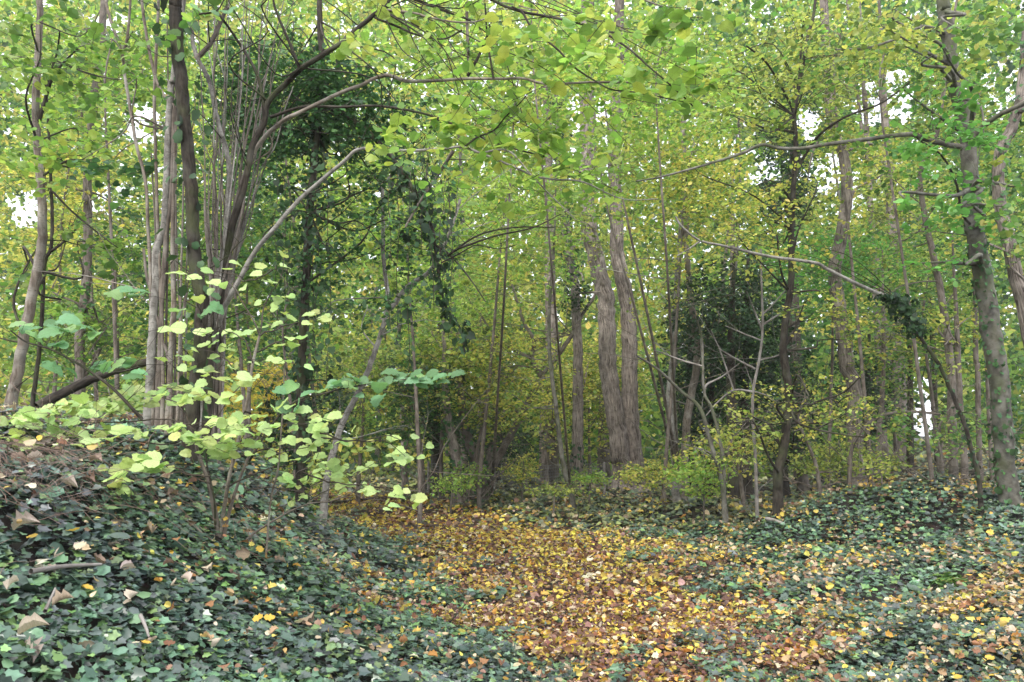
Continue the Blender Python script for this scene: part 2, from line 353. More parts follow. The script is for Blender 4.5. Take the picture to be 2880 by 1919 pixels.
# ------------------------------------------------------------------ tubes
def smooth_path(pts, rad, step=None, k=4):
    pts = np.asarray(pts, float); n = len(pts)
    if n < 3: return pts, np.asarray(rad, float)
    ext = np.vstack([2 * pts[0] - pts[1], pts, 2 * pts[-1] - pts[-2]])
    out = []; ro = []
    for i in range(n - 1):
        p0, p1, p2, p3 = ext[i:i + 4]
        for j in range(k):
            t = j / k
            out.append(.5 * (2 * p1 + (p2 - p0) * t + (2 * p0 - 5 * p1 + 4 * p2 - p3) * t * t + (3 * p1 - p0 - 3 * p2 + p3) * t ** 3))
            ro.append(rad[i] * (1 - t) + rad[i + 1] * t)
    out.append(pts[-1]); ro.append(rad[-1])
    return np.array(out), np.array(ro)
class Tubes:
    def __init__(s): s.v = []; s.l = []; s.uv = []; s.n = 0
    def add(s, pts, rad, sides=6, rough=0.0, seed=0, furrow=0.0):
        pts = np.asarray(pts, float); rad = np.asarray(rad, float); n = len(pts)
        T = nrm(np.gradient(pts, axis=0)); ref = np.array([0.0, 1, 0]) if abs(T[0, 2]) > .6 else np.array([0, 0, 1.0])
        A = nrm(np.cross(T, ref)); B = np.cross(T, A)
        ang = np.arange(sides) * 2 * pi / sides
        ln = np.concatenate([[0], np.cumsum(np.linalg.norm(np.diff(pts, axis=0), axis=1))])
        R = np.repeat(rad[:, None], sides, 1)
        if rough:
            q = np.stack([np.cos(ang)[None] * 1.5 + 0 * ln[:, None] + seed, np.sin(ang)[None] * 1.5 + 0 * ln[:, None], ln[:, None] * .9 + 0 * ang[None]], -1)
            R = R * (1 + rough * noise3(q, 3.0))
        if furrow:
            w = np.abs(np.sin(ang[None] * sides / 4 * .97 + 1.2 * np.sin(ln[:, None] * 5 + seed) + seed))
            R = R * (1 + furrow * (w - .5))
        V = pts[:, None] + R[..., None] * (np.cos(ang)[None, :, None] * A[:, None] + np.sin(ang)[None, :, None] * B[:, None])
        i = np.arange(n - 1)[:, None]; k = np.arange(sides)[None]; k2 = (k + 1) % sides
        Q = np.stack([i * sides + k, i * sides + k2, (i + 1) * sides + k2, (i + 1) * sides + k], -1).reshape(-1, 4) + s.n
        s.v.append(V.reshape(-1, 3)); s.l.append(Q)
        u = np.abs(ang / pi - 1) * pi * max(rad.mean(), 1e-3)
        s.uv.append(np.stack([np.repeat(u[None], n, 0), np.repeat(ln[:, None], sides, 1)], -1).reshape(-1, 2))
        s.n += n * sides
    def build(s, name, mat, parent=None, **kw):
        if not s.v: return None
        V = np.concatenate(s.v) - off(parent); Lp = np.concatenate(s.l)
        me = mk_mesh(name, V, Lp.ravel(), np.arange(len(Lp)) * 4, mat, None, np.concatenate(s.uv), True)
        return link(name, me, parent, **kw)
def wander(p, d, L, seg, jit, trop=np.zeros(3), rng=RNG):
    pts = [np.array(p, float)]; d = np.array(d, float); d /= np.linalg.norm(d)
    for i in range(seg):
        d = d + rng.normal(0, jit, 3) + trop; d /= np.linalg.norm(d)
        pts.append(pts[-1] + d * L / seg)
    return np.array(pts)

# leaf bookkeeping: dict(pos, dir, nor, size, col)
def D(pos, dr, nor, size, col): return dict(pos=pos, dir=dr, nor=nor, size=np.broadcast_to(np.asarray(size, float), (len(pos),)).copy(), col=col)
def cat(*ds):
    ds = [d for d in ds if d is not None and len(d['pos'])]
    return {k: np.concatenate([d[k] for d in ds]) for k in ds[0]}
def sub(d, m): return {k: v[m] for k, v in d.items()}
def sprays(c, k, L, size, palname, tilt=.55, droop=.25, rng=RNG, coln=None):
    n = len(c); az = rng.uniform(0, 2 * pi, n)
    ax = nrm(np.stack([np.cos(az), np.sin(az), rng.normal(-droop, .3, n)], -1)); pe = nrm(np.cross(ax, [0, 0, 1.0]))
    Ls = L * rng.uniform(.6, 1.4, n)
    t = (np.arange(k) + .3) / k
    pos = c[:, None] + ax[:, None] * ((t[None] - .5) * Ls[:, None])[..., None] + rng.normal(0, .02, (n, k, 3))
    pos[..., 2] -= (t[None] ** 2) * Ls[:, None] * .12
    side = np.where(np.arange(k) % 2, 1, -1)[None, :, None]
    dr = ax[:, None] * .7 + side * pe[:, None] * .8 + rng.normal(0, .3, (n, k, 3)); dr[..., 2] -= .15
    spr = rng.normal(0, tilt * .7, (n, 1, 3))
    nor = np.array([0, 0, 1.0]) + spr + rng.normal(0, tilt * .7, (n, k, 3))
    m = n * k
    sz = size * rng.uniform(.55, 1.25, m)
    col = pal(palname, m, .12, rng) * (1 + np.repeat(rng.normal(0, .12, n), k))[:, None]
    col = np.clip(col, .005, .85)
    return D(pos.reshape(-1, 3), dr.reshape(-1, 3), nor.reshape(-1, 3), sz, col), (c - ax * Ls[:, None] / 2, ax, Ls)
def leaves_part(data, T, mat, parent, name="foliage", curl=None):
    me = leaf_cloud(T, data['pos'], data['dir'], data['nor'], data['size'], data['col'], mat, name, curl=curl, o=off(parent))
    return link(name, me, parent, kind="stuff")
def twig_part(tw, parent, mat=B_TWIG, T=T_TWIG, name="twigs"):
    org, ax, Ls = tw
    tv, tl, ts = tmpl_arrays(T)
    me = leaf_cloud(T, org, ax, np.repeat([[0, 0, 1.0]], len(org), 0) + RNG.normal(0, .3, (len(org), 3)), Ls, None, mat, name, uv=True, o=off(parent))
    return link(name, me, parent, kind="stuff")
def pick_near(data, most, smallest=9.0, box=(0, 0, 2880, 1919)):
    px, py, d = proj(data['pos'])
    app = data['size'] / np.maximum(d, .1) * FPX
    ok = (px > box[0]) & (px < box[2]) & (py > box[1]) & (py < box[3]) & (d > .5) & (app > smallest)
    sc = np.where(ok, app, -1); idx = np.argsort(-sc)[:most]; idx = idx[sc[idx] > 0]
    m = np.zeros(len(px), bool); m[idx] = True
    return m
VAR = {}
def variants(key, templates, palname, mat, ncol=6, smooth=True):
    if key in VAR: return VAR[key]
    out = []; cols = pal(palname, ncol * len(templates), .1, np.random.default_rng(len(key)))
    for i, T in enumerate(templates):
        tv, tl, ts = tmpl_arrays(T)
        for j in range(ncol):
            c = np.repeat(cols[i * ncol + j][None], len(tv), 0)
            out.append(mk_mesh("leaf", tv, tl, ts, mat, c, tv[:, :2].copy(), smooth))
    VAR[key] = (out, cols); return VAR[key]
from mathutils import Matrix
def leaf_objects(data, var, parent=None, name="leaf", **kw):
    mes, cols = var; o0 = off(parent); res = []
    Y = nrm(data['dir']); X = nrm(np.cross(Y, data['nor'])); Z = np.cross(X, Y)
    for i in range(len(data['pos'])):
        j = int(np.argmin(((cols - data['col'][i]) ** 2).sum(1) + RNG.uniform(0, .01, len(cols))))
        o = bpy.data.objects.new(name, mes[j]); COL.objects.link(o)
        if parent is not None: o.parent = parent
        s = data['size'][i]; x, y, z = X[i] * s, Y[i] * s, Z[i] * s; p = data['pos'][i] - o0
        o.matrix_local = Matrix(((x[0], y[0], z[0], p[0]), (x[1], y[1], z[1], p[1]), (x[2], y[2], z[2], p[2]), (0, 0, 0, 1)))
        for k, v in kw.items(): o[k] = v
        res.append(o)
    return res

# ------------------------------------------------------------------ the setting: ground and path
def grid_mesh(xs, ys, zf, mat, name):
    X, Y = np.meshgrid(xs, ys); Z = zf(X, Y)
    V = np.stack([X, Y, Z], -1).reshape(-1, 3); nx, ny = len(xs), len(ys)
    i = np.arange(ny - 1)[:, None]; k = np.arange(nx - 1)[None]
    Q = np.stack([i * nx + k, i * nx + k + 1, (i + 1) * nx + k + 1, (i + 1) * nx + k], -1).reshape(-1, 4)
    return mk_mesh(name, V, Q.ravel(), np.arange(len(Q)) * 4, mat, None, None, True)
M_SOIL = soil_mat("woodland_soil", (.015, .012, .008), (.04, .03, .02))
M_PATH = soil_mat("path_soil", (.03, .018, .012), (.07, .042, .028))
gx = np.sinh(np.linspace(-5.6, 5.6, 220)) * 3.2; gy = np.concatenate([np.linspace(-400, -2, 12), np.sinh(np.linspace(0, 5.5, 215)) * 3.5 - 1.8])
link("ground", grid_mesh(gx, gy, lambda x, y: H(x, y) - .02, M_SOIL, "ground"), kind="structure")
ty = np.linspace(-1, 30, 150); tt = np.linspace(-.08, 1.08, 22)
PX = xl(ty)[:, None] + tt[None] * (xr(ty) - xl(ty))[:, None]; PX = PX + .15 * n2(PX, ty[:, None] + 0 * PX, 1.5) * (np.abs(tt - .5)[None] > .4)
PY = ty[:, None] + 0 * PX
V = np.stack([PX, PY, H(PX, PY) - .004], -1).reshape(-1, 3); ny, nx = PX.shape
i = np.arange(ny - 1)[:, None]; k = np.arange(nx - 1)[None]
Q = np.stack([i * nx + k, i * nx + k + 1, (i + 1) * nx + k + 1, (i + 1) * nx + k], -1).reshape(-1, 4)
link("path", mk_mesh("path", V, Q.ravel(), np.arange(len(Q)) * 4, M_PATH, None, None, True), kind="structure")

def pathness(x, y):
    n = .45 * n2(x, y, 1.7) + .25 * n2(x, y, .6, 1)
    w = np.interp(y, [0, 6, 15], [.5, .7, .9])
    return sm(-w, w, (x - xl(y)) + n) * sm(-w * 1.3, w, (xr(y) - x) + n)
def scatter(n, y0, y1, rng=RNG, pad=1.0):
    y = np.sqrt(rng.uniform(y0 ** 2, y1 ** 2, n)); x = rng.uniform(-1, 1, n) * (.68 * y + pad)
    return x, y
# ---- ivy
def ivy_band(n, y0, y1, size, hmax, palname='ivy', rng=RNG):
    x, y = scatter(n, y0, y1, rng); p = pathness(x, y)
    right = x > (xl(y) + xr(y)) / 2
    dens = (1 - p) * np.where(right, .95 + .3 * n2(x, y, 1.3), 1.0)
    dens = np.maximum(dens, np.where(p < .9, .03, .006))
    m = rng.uniform(0, 1, n) < dens; x, y, right = x[m], y[m], right[m]; n = len(x)
    lump = np.clip(.5 + .5 * n2(x, y, .9, 2), 0, 1)
    z = H(x, y) + .015 + hmax * lump * rng.uniform(.15, 1, n)
    nor = Hn(x, y) + rng.normal(0, .42, (n, 3)) + np.array([0, -.25, .25])
    az = rng.uniform(0, 2 * pi, n); g = Hn(x, y)
    dr = np.stack([np.cos(az), np.sin(az), 0 * az], -1) + g * np.array([1.2, 1.2, 0]) + np.array([0, -.3, -.15])
    col = pal(palname, n, .25, rng)
    blue = (n2(x, y, 2.4) > .35)[:, None]; col = np.where(blue, col * np.array([.95, .85, 1.0]), col)
    return D(np.stack([x, y, z], -1), dr, nor, size * np.exp(rng.normal(0, .28, n)), col), right
bands = [ivy_band(82000, 2.0, 6.6, .041, .16), ivy_band(64000, 6.6, 13, .058, .17), ivy_band(46000, 13, 21, .095, .14, 'ivyfar'), ivy_band(36000, 21, 40, .15, .2, 'ivyfar')]
def ivy_carpet(side, label):
    near = cat(*[sub(b[0], b[1] if side else ~b[1]) for b in bands[:2]]); far = cat(*[sub(b[0], b[1] if side else ~b[1]) for b in bands[2:]])
    c = near['pos'][0]; root = thing("ivy_carpet", label, "ivy", (3.5 if side else -2.0, 6.0, float(H(3.5 if side else -2.0, 6.0))))
    m = pick_near(near, 290, 10, (20, 1000, 2860, 1919))
    leaf_objects(sub(near, m), variants('ivyvar', [fancy(6, 'maple', .25, .1, 0, .03, s) for s in (1, 2)] + [T_IVY], 'ivy', M_IVYV, 6), root, "ivy_leaf")
    r = sub(near, ~m); yy = r['pos'][:, 1]
    for q, T in ((sub(r, yy < 4.6), T_IVY), (sub(r, yy >= 4.6), T_IVYM)): leaves_part(q, T, M_IVY, root, "ivy_foliage", RNG.uniform(-1, 2.5, len(q['pos'])))
    leaves_part(far, T_IVYF, M_IVY, root, "distant_ivy_foliage", RNG.uniform(-1, 2, len(far['pos'])))
    return root
ivy_carpet(False, "dark green ivy covering the whole left bank beside the leafy path")
ivy_carpet(True, "dark ivy speckled with fallen leaves covering the ground right of the path")
# ---- litter
def litter_band(n, y0, y1, size, rng=RNG, scale_side=1.0):
    x, y = scatter(n, y0, y1, rng); p = pathness(x, y)
    right = x > (xl(y) + xr(y)) / 2
    base = np.where(right, .14 + .12 * n2(x, y, 1.1, 1), .045) * scale_side * np.interp(y, [12, 20, 30], [1, .7, .5])
    base = base * np.where(right & (x - xr(y) < 2.5), 1.25, 1)
    m = rng.uniform(0, 1, n) < np.maximum(p * (.62 + .3 * np.clip(n2(x, y, .8, 2) + .4, -.3, 1)), base); x, y, p, right = x[m], y[m], p[m], right[m]; n = len(x)
    lift = (1 - p) * rng.uniform(.07, .2, n) + p * rng.uniform(.01, .10, n) 
    z = H(x, y) + lift
    nor = Hn(x, y) + rng.normal(0, 1, (n, 3)) * rng.uniform(.15, 1.1, (n, 1)); az = rng.uniform(0, 2 * pi, n)
    dr = np.stack([np.cos(az), np.sin(az), rng.normal(0, .25, n)], -1)
    ca = pal('litter', n, .32, rng); cb = pal('litterp', n, .2, rng)
    # drift of colour: yellow far up the path, orange in the middle, brown near
    yel = pal('gold', n, .15, rng); pick = rng.uniform(0, 1, n)
    fy = np.interp(y, [5, 9, 14, 20], [.22, .34, .46, .5]); col = np.where((pick < fy)[:, None], yel, ca)
    brn = pal('brown', n, .25, rng) * np.array([.62, .46, .45]); pb = rng.uniform(0, 1, n)
    col = np.where((pb < np.interp(y, [4.8, 6.5, 10], [.55, .3, .12]))[:, None] & (p > .3)[:, None], brn, col)
    col = np.where((p < .35)[:, None] & (rng.uniform(0, 1, n) < .65)[:, None], cb, col)
    return D(np.stack([x, y, z], -1), dr, nor, size * np.exp(np.clip(rng.normal(0, .42, n), -1.2, .6)), col)
lb = [litter_band(82000, 3.5, 7.5, .033), litter_band(72000, 7.5, 13, .042), litter_band(44000, 13, 24, .065)]
LIT = cat(*lb)
px, py, dd = proj(LIT['pos'])
mL = pick_near(LIT, 215, 10, (20, 1380, 2860, 1915))
ind = sub(LIT, mL); rest = sub(LIT, ~mL)
half = RNG.uniform(0, 1, len(rest['pos'])) < .45
lit_root_me = leaf_cloud(T_LMAPLE, *[sub(rest, half)[k] for k in ('pos', 'dir', 'nor', 'size', 'col')], M_DRY, "leaf_litter", curl=RNG.uniform(-4, 6, half.sum()))
link("leaf_litter", lit_root_me, None, kind="stuff", label="carpet of orange, yellow and brown fallen leaves over the path", cat="leaf litter")
me2 = leaf_cloud(T_ROUND, *[sub(rest, ~half)[k] for k in ('pos', 'dir', 'nor', 'size', 'col')], M_DRY, "leaf_litter", curl=RNG.uniform(-4, 7, (~half).sum()))
link("leaf_litter", me2, None, kind="stuff", label="small rounded fallen leaves mixed into the litter on the path and banks", cat="leaf litter")
VDRY = variants('dryvar', [fancy(7, 'maple', .5, .25, 0, .15, 3), fancy(6, 'dry', .3, .3, 1.1, .1, 4), fancy(7, 'maple', -.4, -.2, .6, .12, 5), fancy(6, 'elm', .4, .2, .8, .05, 6)], 'litter', M_DRYV, 7)
ip, iq, idd = proj(ind['pos'])
onpath = pathness(ind['pos'][:, 0], ind['pos'][:, 1]) > .5
yellow = (ind['col'][:, 1] > ind['col'][:, 0] * .6) & (ind['col'][:, 2] < .12)
for msk, lab, grp in ((onpath & yellow, "yellow or gold fallen leaf lying on the path near the camera", "yellow fallen leaves on the path"),
                      (onpath & ~yellow, "orange or brown fallen leaf lying on the path near the camera", "brown fallen leaves on the path"),
                      (~onpath & yellow, "yellow fallen leaf resting on ivy beside the path", "yellow fallen leaves on the ivy"),
                      (~onpath & ~yellow, "brown fallen leaf resting on ivy beside the path", "brown fallen leaves on the ivy")):
    leaf_objects(sub(ind, msk), VDRY, None, "fallen_leaf", label=lab, category="leaf", group=grp)
# large curled dead leaves on the left bank, placed where they lie
VCURL = variants('curlvar', [fancy(7, 'dry', .6, .3, 1.5, .12, 11), fancy(7, 'maple', .7, .3, 1.9, .12, 12), fancy(6, 'dry', -.5, -.2, 1.2, .15, 13)], 'brown', M_DRYV, 6)
curl_px = [(30, 1330, 60), (70, 1350, 55), (150, 1415, 85), (232, 1400, 60), (330, 1390, 60), (365, 1345, 55), (470, 1430, 45), (310, 1515, 62), (30, 1550, 80), (400, 1540, 60),
  (340, 1590, 50), (265, 1630, 60), (290, 1640, 45), (200, 1600, 50), (150, 1620, 42), (455, 1640, 45), (335, 1655, 42), (375, 1650, 50), (130, 1660, 45), (510, 1675, 60), (480, 1700, 55),
  (565, 1645, 45), (700, 1600, 62), (770, 1620, 42), (650, 1665, 40), (860, 1660, 45), (140, 1770, 60), (45, 1860, 95), (60, 1890, 80), (260, 1880, 60), (440, 1860, 65), (590, 1865, 55), (360, 1750, 60),
  (690, 1825, 40), (840, 1790, 50), (790, 1740, 30), (480, 1475, 45), (250, 1340, 50), (650, 1440, 45), (520, 1515, 40), (90, 1290, 60), (100, 1640, 50), (45, 1700, 60), (950, 1870, 50), (1060, 1870, 55), (1180, 1790, 42), (1300, 1800, 45), (1110, 1570, 30), (1230, 1640, 30), (540, 1230, 62), (240, 1480, 40)]
cp = []; cs = []
for (x, y, s) in curl_px:
    p, d = hit(x, y + 8); cp.append(p + [0, 0, .11]); cs.append(s * d / FPX * RNG.uniform(.65, .95))
cp = np.array(cp); nC = len(cp); az = RNG.uniform(0, 6.28, nC)
leaf_objects(D(cp, np.stack([np.cos(az), np.sin(az), RNG.normal(.1, .35, nC)], -1), np.array([0, -.3, .8]) + RNG.normal(0, .75, (nC, 3)), np.array(cs), pal('brown', nC, .15)),
             VCURL, None, "fallen_leaf", label="large curled pale brown dead leaf caught on the left ivy bank", category="leaf", group="curled dead leaves on the left ivy bank")

# ------------------------------------------------------------------ trees
def stem_world(pts, depth, r0, r1, top_ext=0.0, to_ground=False):
    w = []; n = len(pts)
    for q in pts:
        d = q[2] if len(q) > 2 else depth
        w.append(P(q[0], q[1], d))
    w = np.array(w); seg = np.concatenate([[0], np.cumsum(np.linalg.norm(np.diff(w, axis=0), axis=1))]); t = seg / max(seg[-1], 1e-6)
    r = (r0 + (r1 - r0) * t) * depth / FPX
    if top_ext > 0:
        d0 = nrm(w[0] - w[1]); d0 = nrm(d0 * .6 + np.array([0, 0, .6]))
        e = [w[0] + d0 * top_ext * f for f in (1.0, .5)]
        w = np.vstack([e, w]); r = np.concatenate([[r[0] * .35, r[0] * .7], r])
    if to_ground:
        b = w[-1]; g = float(H(b[0], b[1])) - .12
        if b[2] > g:
            dirx = (w[-1] - w[-2]) / max(abs((w[-1] - w[-2])[2]), .05) * min(b[2] - g, .6) * .5
            b2 = np.array([b[0] + dirx[0] * .5, b[1] + dirx[1] * .5, g])
            w = np.vstack([w, b2]); r = np.concatenate([r, [r[-1] * (1.6 if r[-1] > .07 else 1.25)]])
    return w, r
def blob_points(b, n, rng=RNG, noise=.0, scale=1.1, keep=None):
    cx, cy, rx, ry, d, dd = b
    v = rng.normal(size=(n, 3)); v /= np.linalg.norm(v, axis=1)[:, None]; v *= (rng.uniform(0, 1, n) ** (1 / 2.4))[:, None]
    px = cx + v[:, 0] * rx; py = cy + v[:, 1] * ry; dp = d + v[:, 2] * dd
    p = P(px, py, dp)
    m = p[:, 2] > H(p[:, 0], p[:, 1]) + .05
    if noise: m &= noise3(p, scale) > noise - .9 * rng.uniform(0, 1, n)
    m &= ~in_gap(px, py, rng)
    return p[m]
GAPS = [(400, 350, 45, 65, .93), (70, 590, 60, 60, .85), (300, 560, 60, 60, .6), (60, 830, 30, 90, .5), (1620, 320, 22, 70, .85), (1695, 330, 18, 70, .85), (1620, 440, 50, 40, .6), (1180, 600, 10, 10, .5),
        (2270, 350, 35, 50, .95), (2440, 290, 45, 75, .9), (2520, 270, 60, 90, .85), (2330, 490, 80, 60, .7), (2150, 490, 60, 40, .6), (2240, 680, 30, 30, .5), (2810, 240, 50, 90, .7), (2600, 1170, 40, 130, .9), (2270, 1245, 22, 22, .8), (2570, 1040, 60, 40, .4), (2370, 580, 70, 50, .5),
        (690, 1120, 20, 20, .2), (1690, 900, 30, 50, .5), (1720, 60, 25, 50, .7), (2840, 900, 20, 80, .5), (2150, 60, 60, 40, .3), (300, 60, 60, 50, .6), (90, 250, 60, 40, .4), (1500, 1360, 2, 2, 0)]
def in_gap(px, py, rng=RNG):
    m = np.zeros(len(px), bool)
    for (x, y, rx, ry, s) in GAPS:
        q = ((px - x) / rx) ** 2 + ((py - y) / ry) ** 2
        m |= (q < 1.25 - .5 * rng.uniform(0, 1, len(px))) & (rng.uniform(0, 1, len(px)) < s)
    return m
LAI_GAIN = 1.9
LT = {'oval': T_OVAL, 'round': T_ROUND, 'elm': T_ELM, 'ivy': T_IVYM, 'maple': T_MAPLE, 'ivyf': T_IVYF}
def blob_leaves(b, lai, size, palname, k=8, noise=.15, L=None, tilt=.6, rng=RNG, scale=1.1):
    cx, cy, rx, ry, d, dd = b
    area = pi * rx * ry * (d / FPX) ** 2
    n = int(lai * LAI_GAIN * area / (.55 * size * size) / k) + 2
    c = blob_points(b, n, rng, noise, scale)
    if len(c) < 2: c = P(np.array([cx, cx + 5.]), np.array([cy, cy + 5.]), d)
    return sprays(c, k, L or max(.3, size * 5), size, palname, tilt, .2, rng)
def ivy_clad(w, r, n, size, t0=0, t1=1, spread=.03, palname='dark', rng=RNG):
    seg = np.concatenate([[0], np.cumsum(np.linalg.norm(np.diff(w, axis=0), axis=1))])
    s = rng.uniform(t0, t1, n) * seg[-1]
    c = np.stack([np.interp(s, seg, w[:, k]) for k in range(3)], -1); rr = np.interp(s, seg, r)
    a = rng.uniform(0, 2 * pi, n); rad = np.stack([np.cos(a), np.sin(a), 0 * a], -1)
    pos = c + rad * (rr + np.abs(rng.normal(0, spread, n)))[:, None]
    nor = rad + rng.normal(0, .35, (n, 3)) + [0, 0, .35]; dr = rng.normal(0, .5, (n, 3)) + [0, 0, -.8] + rad * .3
    return D(pos, dr, nor, size * np.exp(rng.normal(0, .25, n)), pal(palname, n, .25, rng))

def tree(name, label, cat_, depth, stems, blobs=(), group=None, bark=B_BROWN, sides=8, clad=None, indiv=0, twigs=True, near_T=None, leafmat=None, limbs=3, rough=.06, furrow=0, side_twigs=0, leaf_name="leaf", stemname="trunk"):
    """stems: list of dict(p=[(px,py[,d])..] top->bottom, r=(r_top,r_bot) in photo px, ext=, g=to ground, b=bark, n=name)"""
    S = []
    for s in stems:
        w, r = stem_world(s['p'], s.get('d', depth), s['r'][0], s['r'][1], s.get('ext', 0), s.get('g', False))
        S.append((w, r, s))
    root = thing(name, label, cat_, S[0][0][-1], group)
    for w, r, s in S:
        t = Tubes(); sp, sr = smooth_path(w, r, k=5)
        jit = RNG.normal(0, 1, sp.shape) * (sr[:, None] * .07); jit[0] = jit[-1] = 0
        t.add(sp + jit, sr, s.get('sides', sides), rough, RNG.uniform(0, 9), s.get('furrow', furrow))
        t.build(s.get('n', stemname), s.get('b', bark), root)
    L = []; TW = []; allp = []
    side = Tubes()
    for b in blobs:
        bb, lai, size, pname = b[:4]; kw = b[4] if len(b) > 4 else {}
        shape = kw.pop('shape', 'oval') if isinstance(kw, dict) else 'oval'
        kw = dict(kw)
        l, tw = blob_leaves(bb, lai, size, pname, **kw)
        L.append((l, shape, pname)); TW.append(tw)
        # limbs that carry the mass
        if limbs:
            w, r, s = S[0]; c = P(bb[0], bb[1], bb[4])
            for q in range(limbs):
                i = int(np.argmin(np.linalg.norm(w - c - RNG.normal(0, .4, 3), axis=1)))
                i = min(i + 0, len(w) - 1)
                tgt = tw[0][RNG.integers(len(tw[0]))]
                st = w[i]; m1 = st + (tgt - st) * .35 + RNG.normal(0, .12, 3) + [0, 0, .12 * np.linalg.norm(tgt - st) * .5]; m2 = st + (tgt - st) * .7 + RNG.normal(0, .15, 3) + [0, 0, .05]
                rr0 = max(r[i] * .35, .006); a, b_ = smooth_path([st, m1, m2, tgt], [rr0, rr0 * .75, rr0 * .5, rr0 * .2], k=4)
                side.add(a, b_, 5)
    for q in range(side_twigs):
        w, r, s = S[RNG.integers(len(S))]; i = RNG.integers(0, max(1, len(w) - 1))
        f = RNG.uniform(); st = w[i] * (1 - f) + w[min(i + 1, len(w) - 1)] * f
        a = RNG.uniform(0, 2 * pi); pts = wander(st, [math.cos(a), math.sin(a), RNG.uniform(-.1, .9)], RNG.uniform(.5, 1.6) * depth / 8, 6, .14)
        rr = min(max(r[i] * .3, .002), .0075 * depth / 8) * np.linspace(1, .25, 7); side.add(pts, rr, 4)
        for z in range(2):
            j = RNG.integers(2, 5); a2 = wander(pts[j], pts[j + 1] - pts[j] + RNG.normal(0, .25, 3), RNG.uniform(.3, .8) * depth / 8, 5, .25)
            side.add(a2, rr[j] * np.linspace(.7, .25, 6), 3)
    if side.v: side.build("side_branches", bark, root, kind="stuff")
    if clad:
        for c in clad:
            w, r, s = S[c[0]]
            sp, sr = smooth_path(w, r, k=4)
            l = ivy_clad(sp, sr, c[1], c[2], c[3], c[4], c[5], c[6] if len(c) > 6 else 'dark')
            kk = min(c[7] if len(c) > 7 else 0, 290)
            if kk:
                m = pick_near(l, kk, 10); leaf_objects(sub(l, m), variants('ivyd', [T_IVY, fancy(6, 'maple', .25, .1, 0, .03, 1)], 'dark', M_IVYD, 5), root, "ivy_leaf"); l = sub(l, ~m)
            leaves_part(l, T_IVYM if depth < 14 else T_IVYF, M_IVYD, root, "ivy_foliage", RNG.uniform(-1, 2, len(l['pos'])))
    if L:
        mat = leafmat or M_LEAF
        byshape = {}
        for l, shape, pname in L: byshape.setdefault((shape, pname if indiv else ''), []).append(l)
        total = sum(len(l['pos']) for l, _, _ in L)
        for (shape, pname), ls in byshape.items():
            l = cat(*ls)
            if indiv:
                m = pick_near(l, int(indiv * len(l['pos']) / total), 10)
                Tn = near_T or [fancy(6, 'round', .3, .15, 0, .06, 21), fancy(6, 'round', .6, -.1, 0, .06, 22), fancy(6, 'round', .1, .3, 0, .05, 23)]
                leaf_objects(sub(l, m), variants('n' + pname + shape, Tn, pname, M_LEAFV, 5), root, leaf_name); l = sub(l, ~m)
            leaves_part(l, LT[shape], mat if pname not in ('dark',) or not indiv else M_IVY, root, "foliage", RNG.uniform(-1.5, 2.5, len(l['pos'])))
        if twigs:
            tw = [np.concatenate([t[k] for t in TW]) for k in range(3)]
            twig_part(tw, root)
    return root, S

# --- the pair of big trunks and their neighbours in the middle distance
tree("tree", "thickest furrowed trunk right of centre, left one of the close pair", "tree", 21,
     [dict(p=[(1652, -40), (1650, 115), (1652, 286), (1654, 392), (1650, 520), (1656, 640), (1672, 701), (1690, 783), (1703, 844), (1707, 926), (1709, 1007), (1719, 1089), (1730, 1170), (1742, 1277), (1746, 1345)], r=(17, 25), ext=6, g=True, sides=28, furrow=.16)],
     [((1650, 60, 260, 120, 21, 2.5), .6, .09, 'lime', dict(noise=.3))], bark=B_FURROW, rough=.05)
tree("tree", "furrowed grey brown trunk on the right of the close pair, bowing right", "tree", 21.3,
     [dict(p=[(1742, -30), (1735, 200), (1728, 400), (1730, 540), (1736, 640), (1738, 722), (1752, 803), (1764, 865), (1770, 966), (1770, 1048), (1773, 1150), (1780, 1277), (1792, 1345)], r=(12, 23), ext=6, g=True, sides=26, furrow=.16)],
     [((1800, 120, 220, 140, 22, 2.5), .5, .09, 'olive', dict(noise=.3))], bark=B_FURROW, rough=.05)
tree("tree", "straight brown trunk left of the close pair with ivy at its top", "tree", 20,
     [dict(p=[(1600, 700), (1610, 760), (1617, 824), (1621, 926), (1625, 1007), (1625, 1109), (1627, 1200), (1625, 1277), (1622, 1350)], r=(12, 15), ext=4, g=True, sides=20, furrow=.1),
      dict(p=[(1690, 780), (1670, 836), (1650, 865), (1633, 893), (1612, 940)], r=(3, 6), n="branch")],
     [((1600, 640, 150, 110, 20, 1.5), .6, .08, 'olive'), ((1612, 830, 45, 60, 19.7, .4), 1.5, .07, 'dark')], bark=B_FURROW, clad=[(0, 600, .07, 0, .45, .08, 'dark'), (0, 150, .07, .85, 1, .05, 'dark')])
tree("tree", "brown trunk leaning right that forks into crooked arms in the middle", "tree", 19,
     [dict(p=[(1609, 942), (1564, 1007), (1531, 1052), (1503, 1097), (1470, 1162), (1421, 1252), (1400, 1290), (1370, 1350)], r=(6, 12), g=True),
      dict(p=[(1440, 800), (1458, 860), (1474, 909), (1501, 958), (1495, 1007), (1507, 1032), (1523, 1065)], r=(3, 7), n="branch"),
      dict(p=[(1350, 880), (1368, 913), (1409, 962), (1450, 988), (1493, 1007)], r=(2, 5), n="branch")],
     [((1420, 880, 130, 90, 19, 1.6), .7, .08, 'olive'), ((1380, 1130, 140, 120, 18.5, 1.5), .7, .08, 'yellow')], bark=B_BROWN, side_twigs=14)
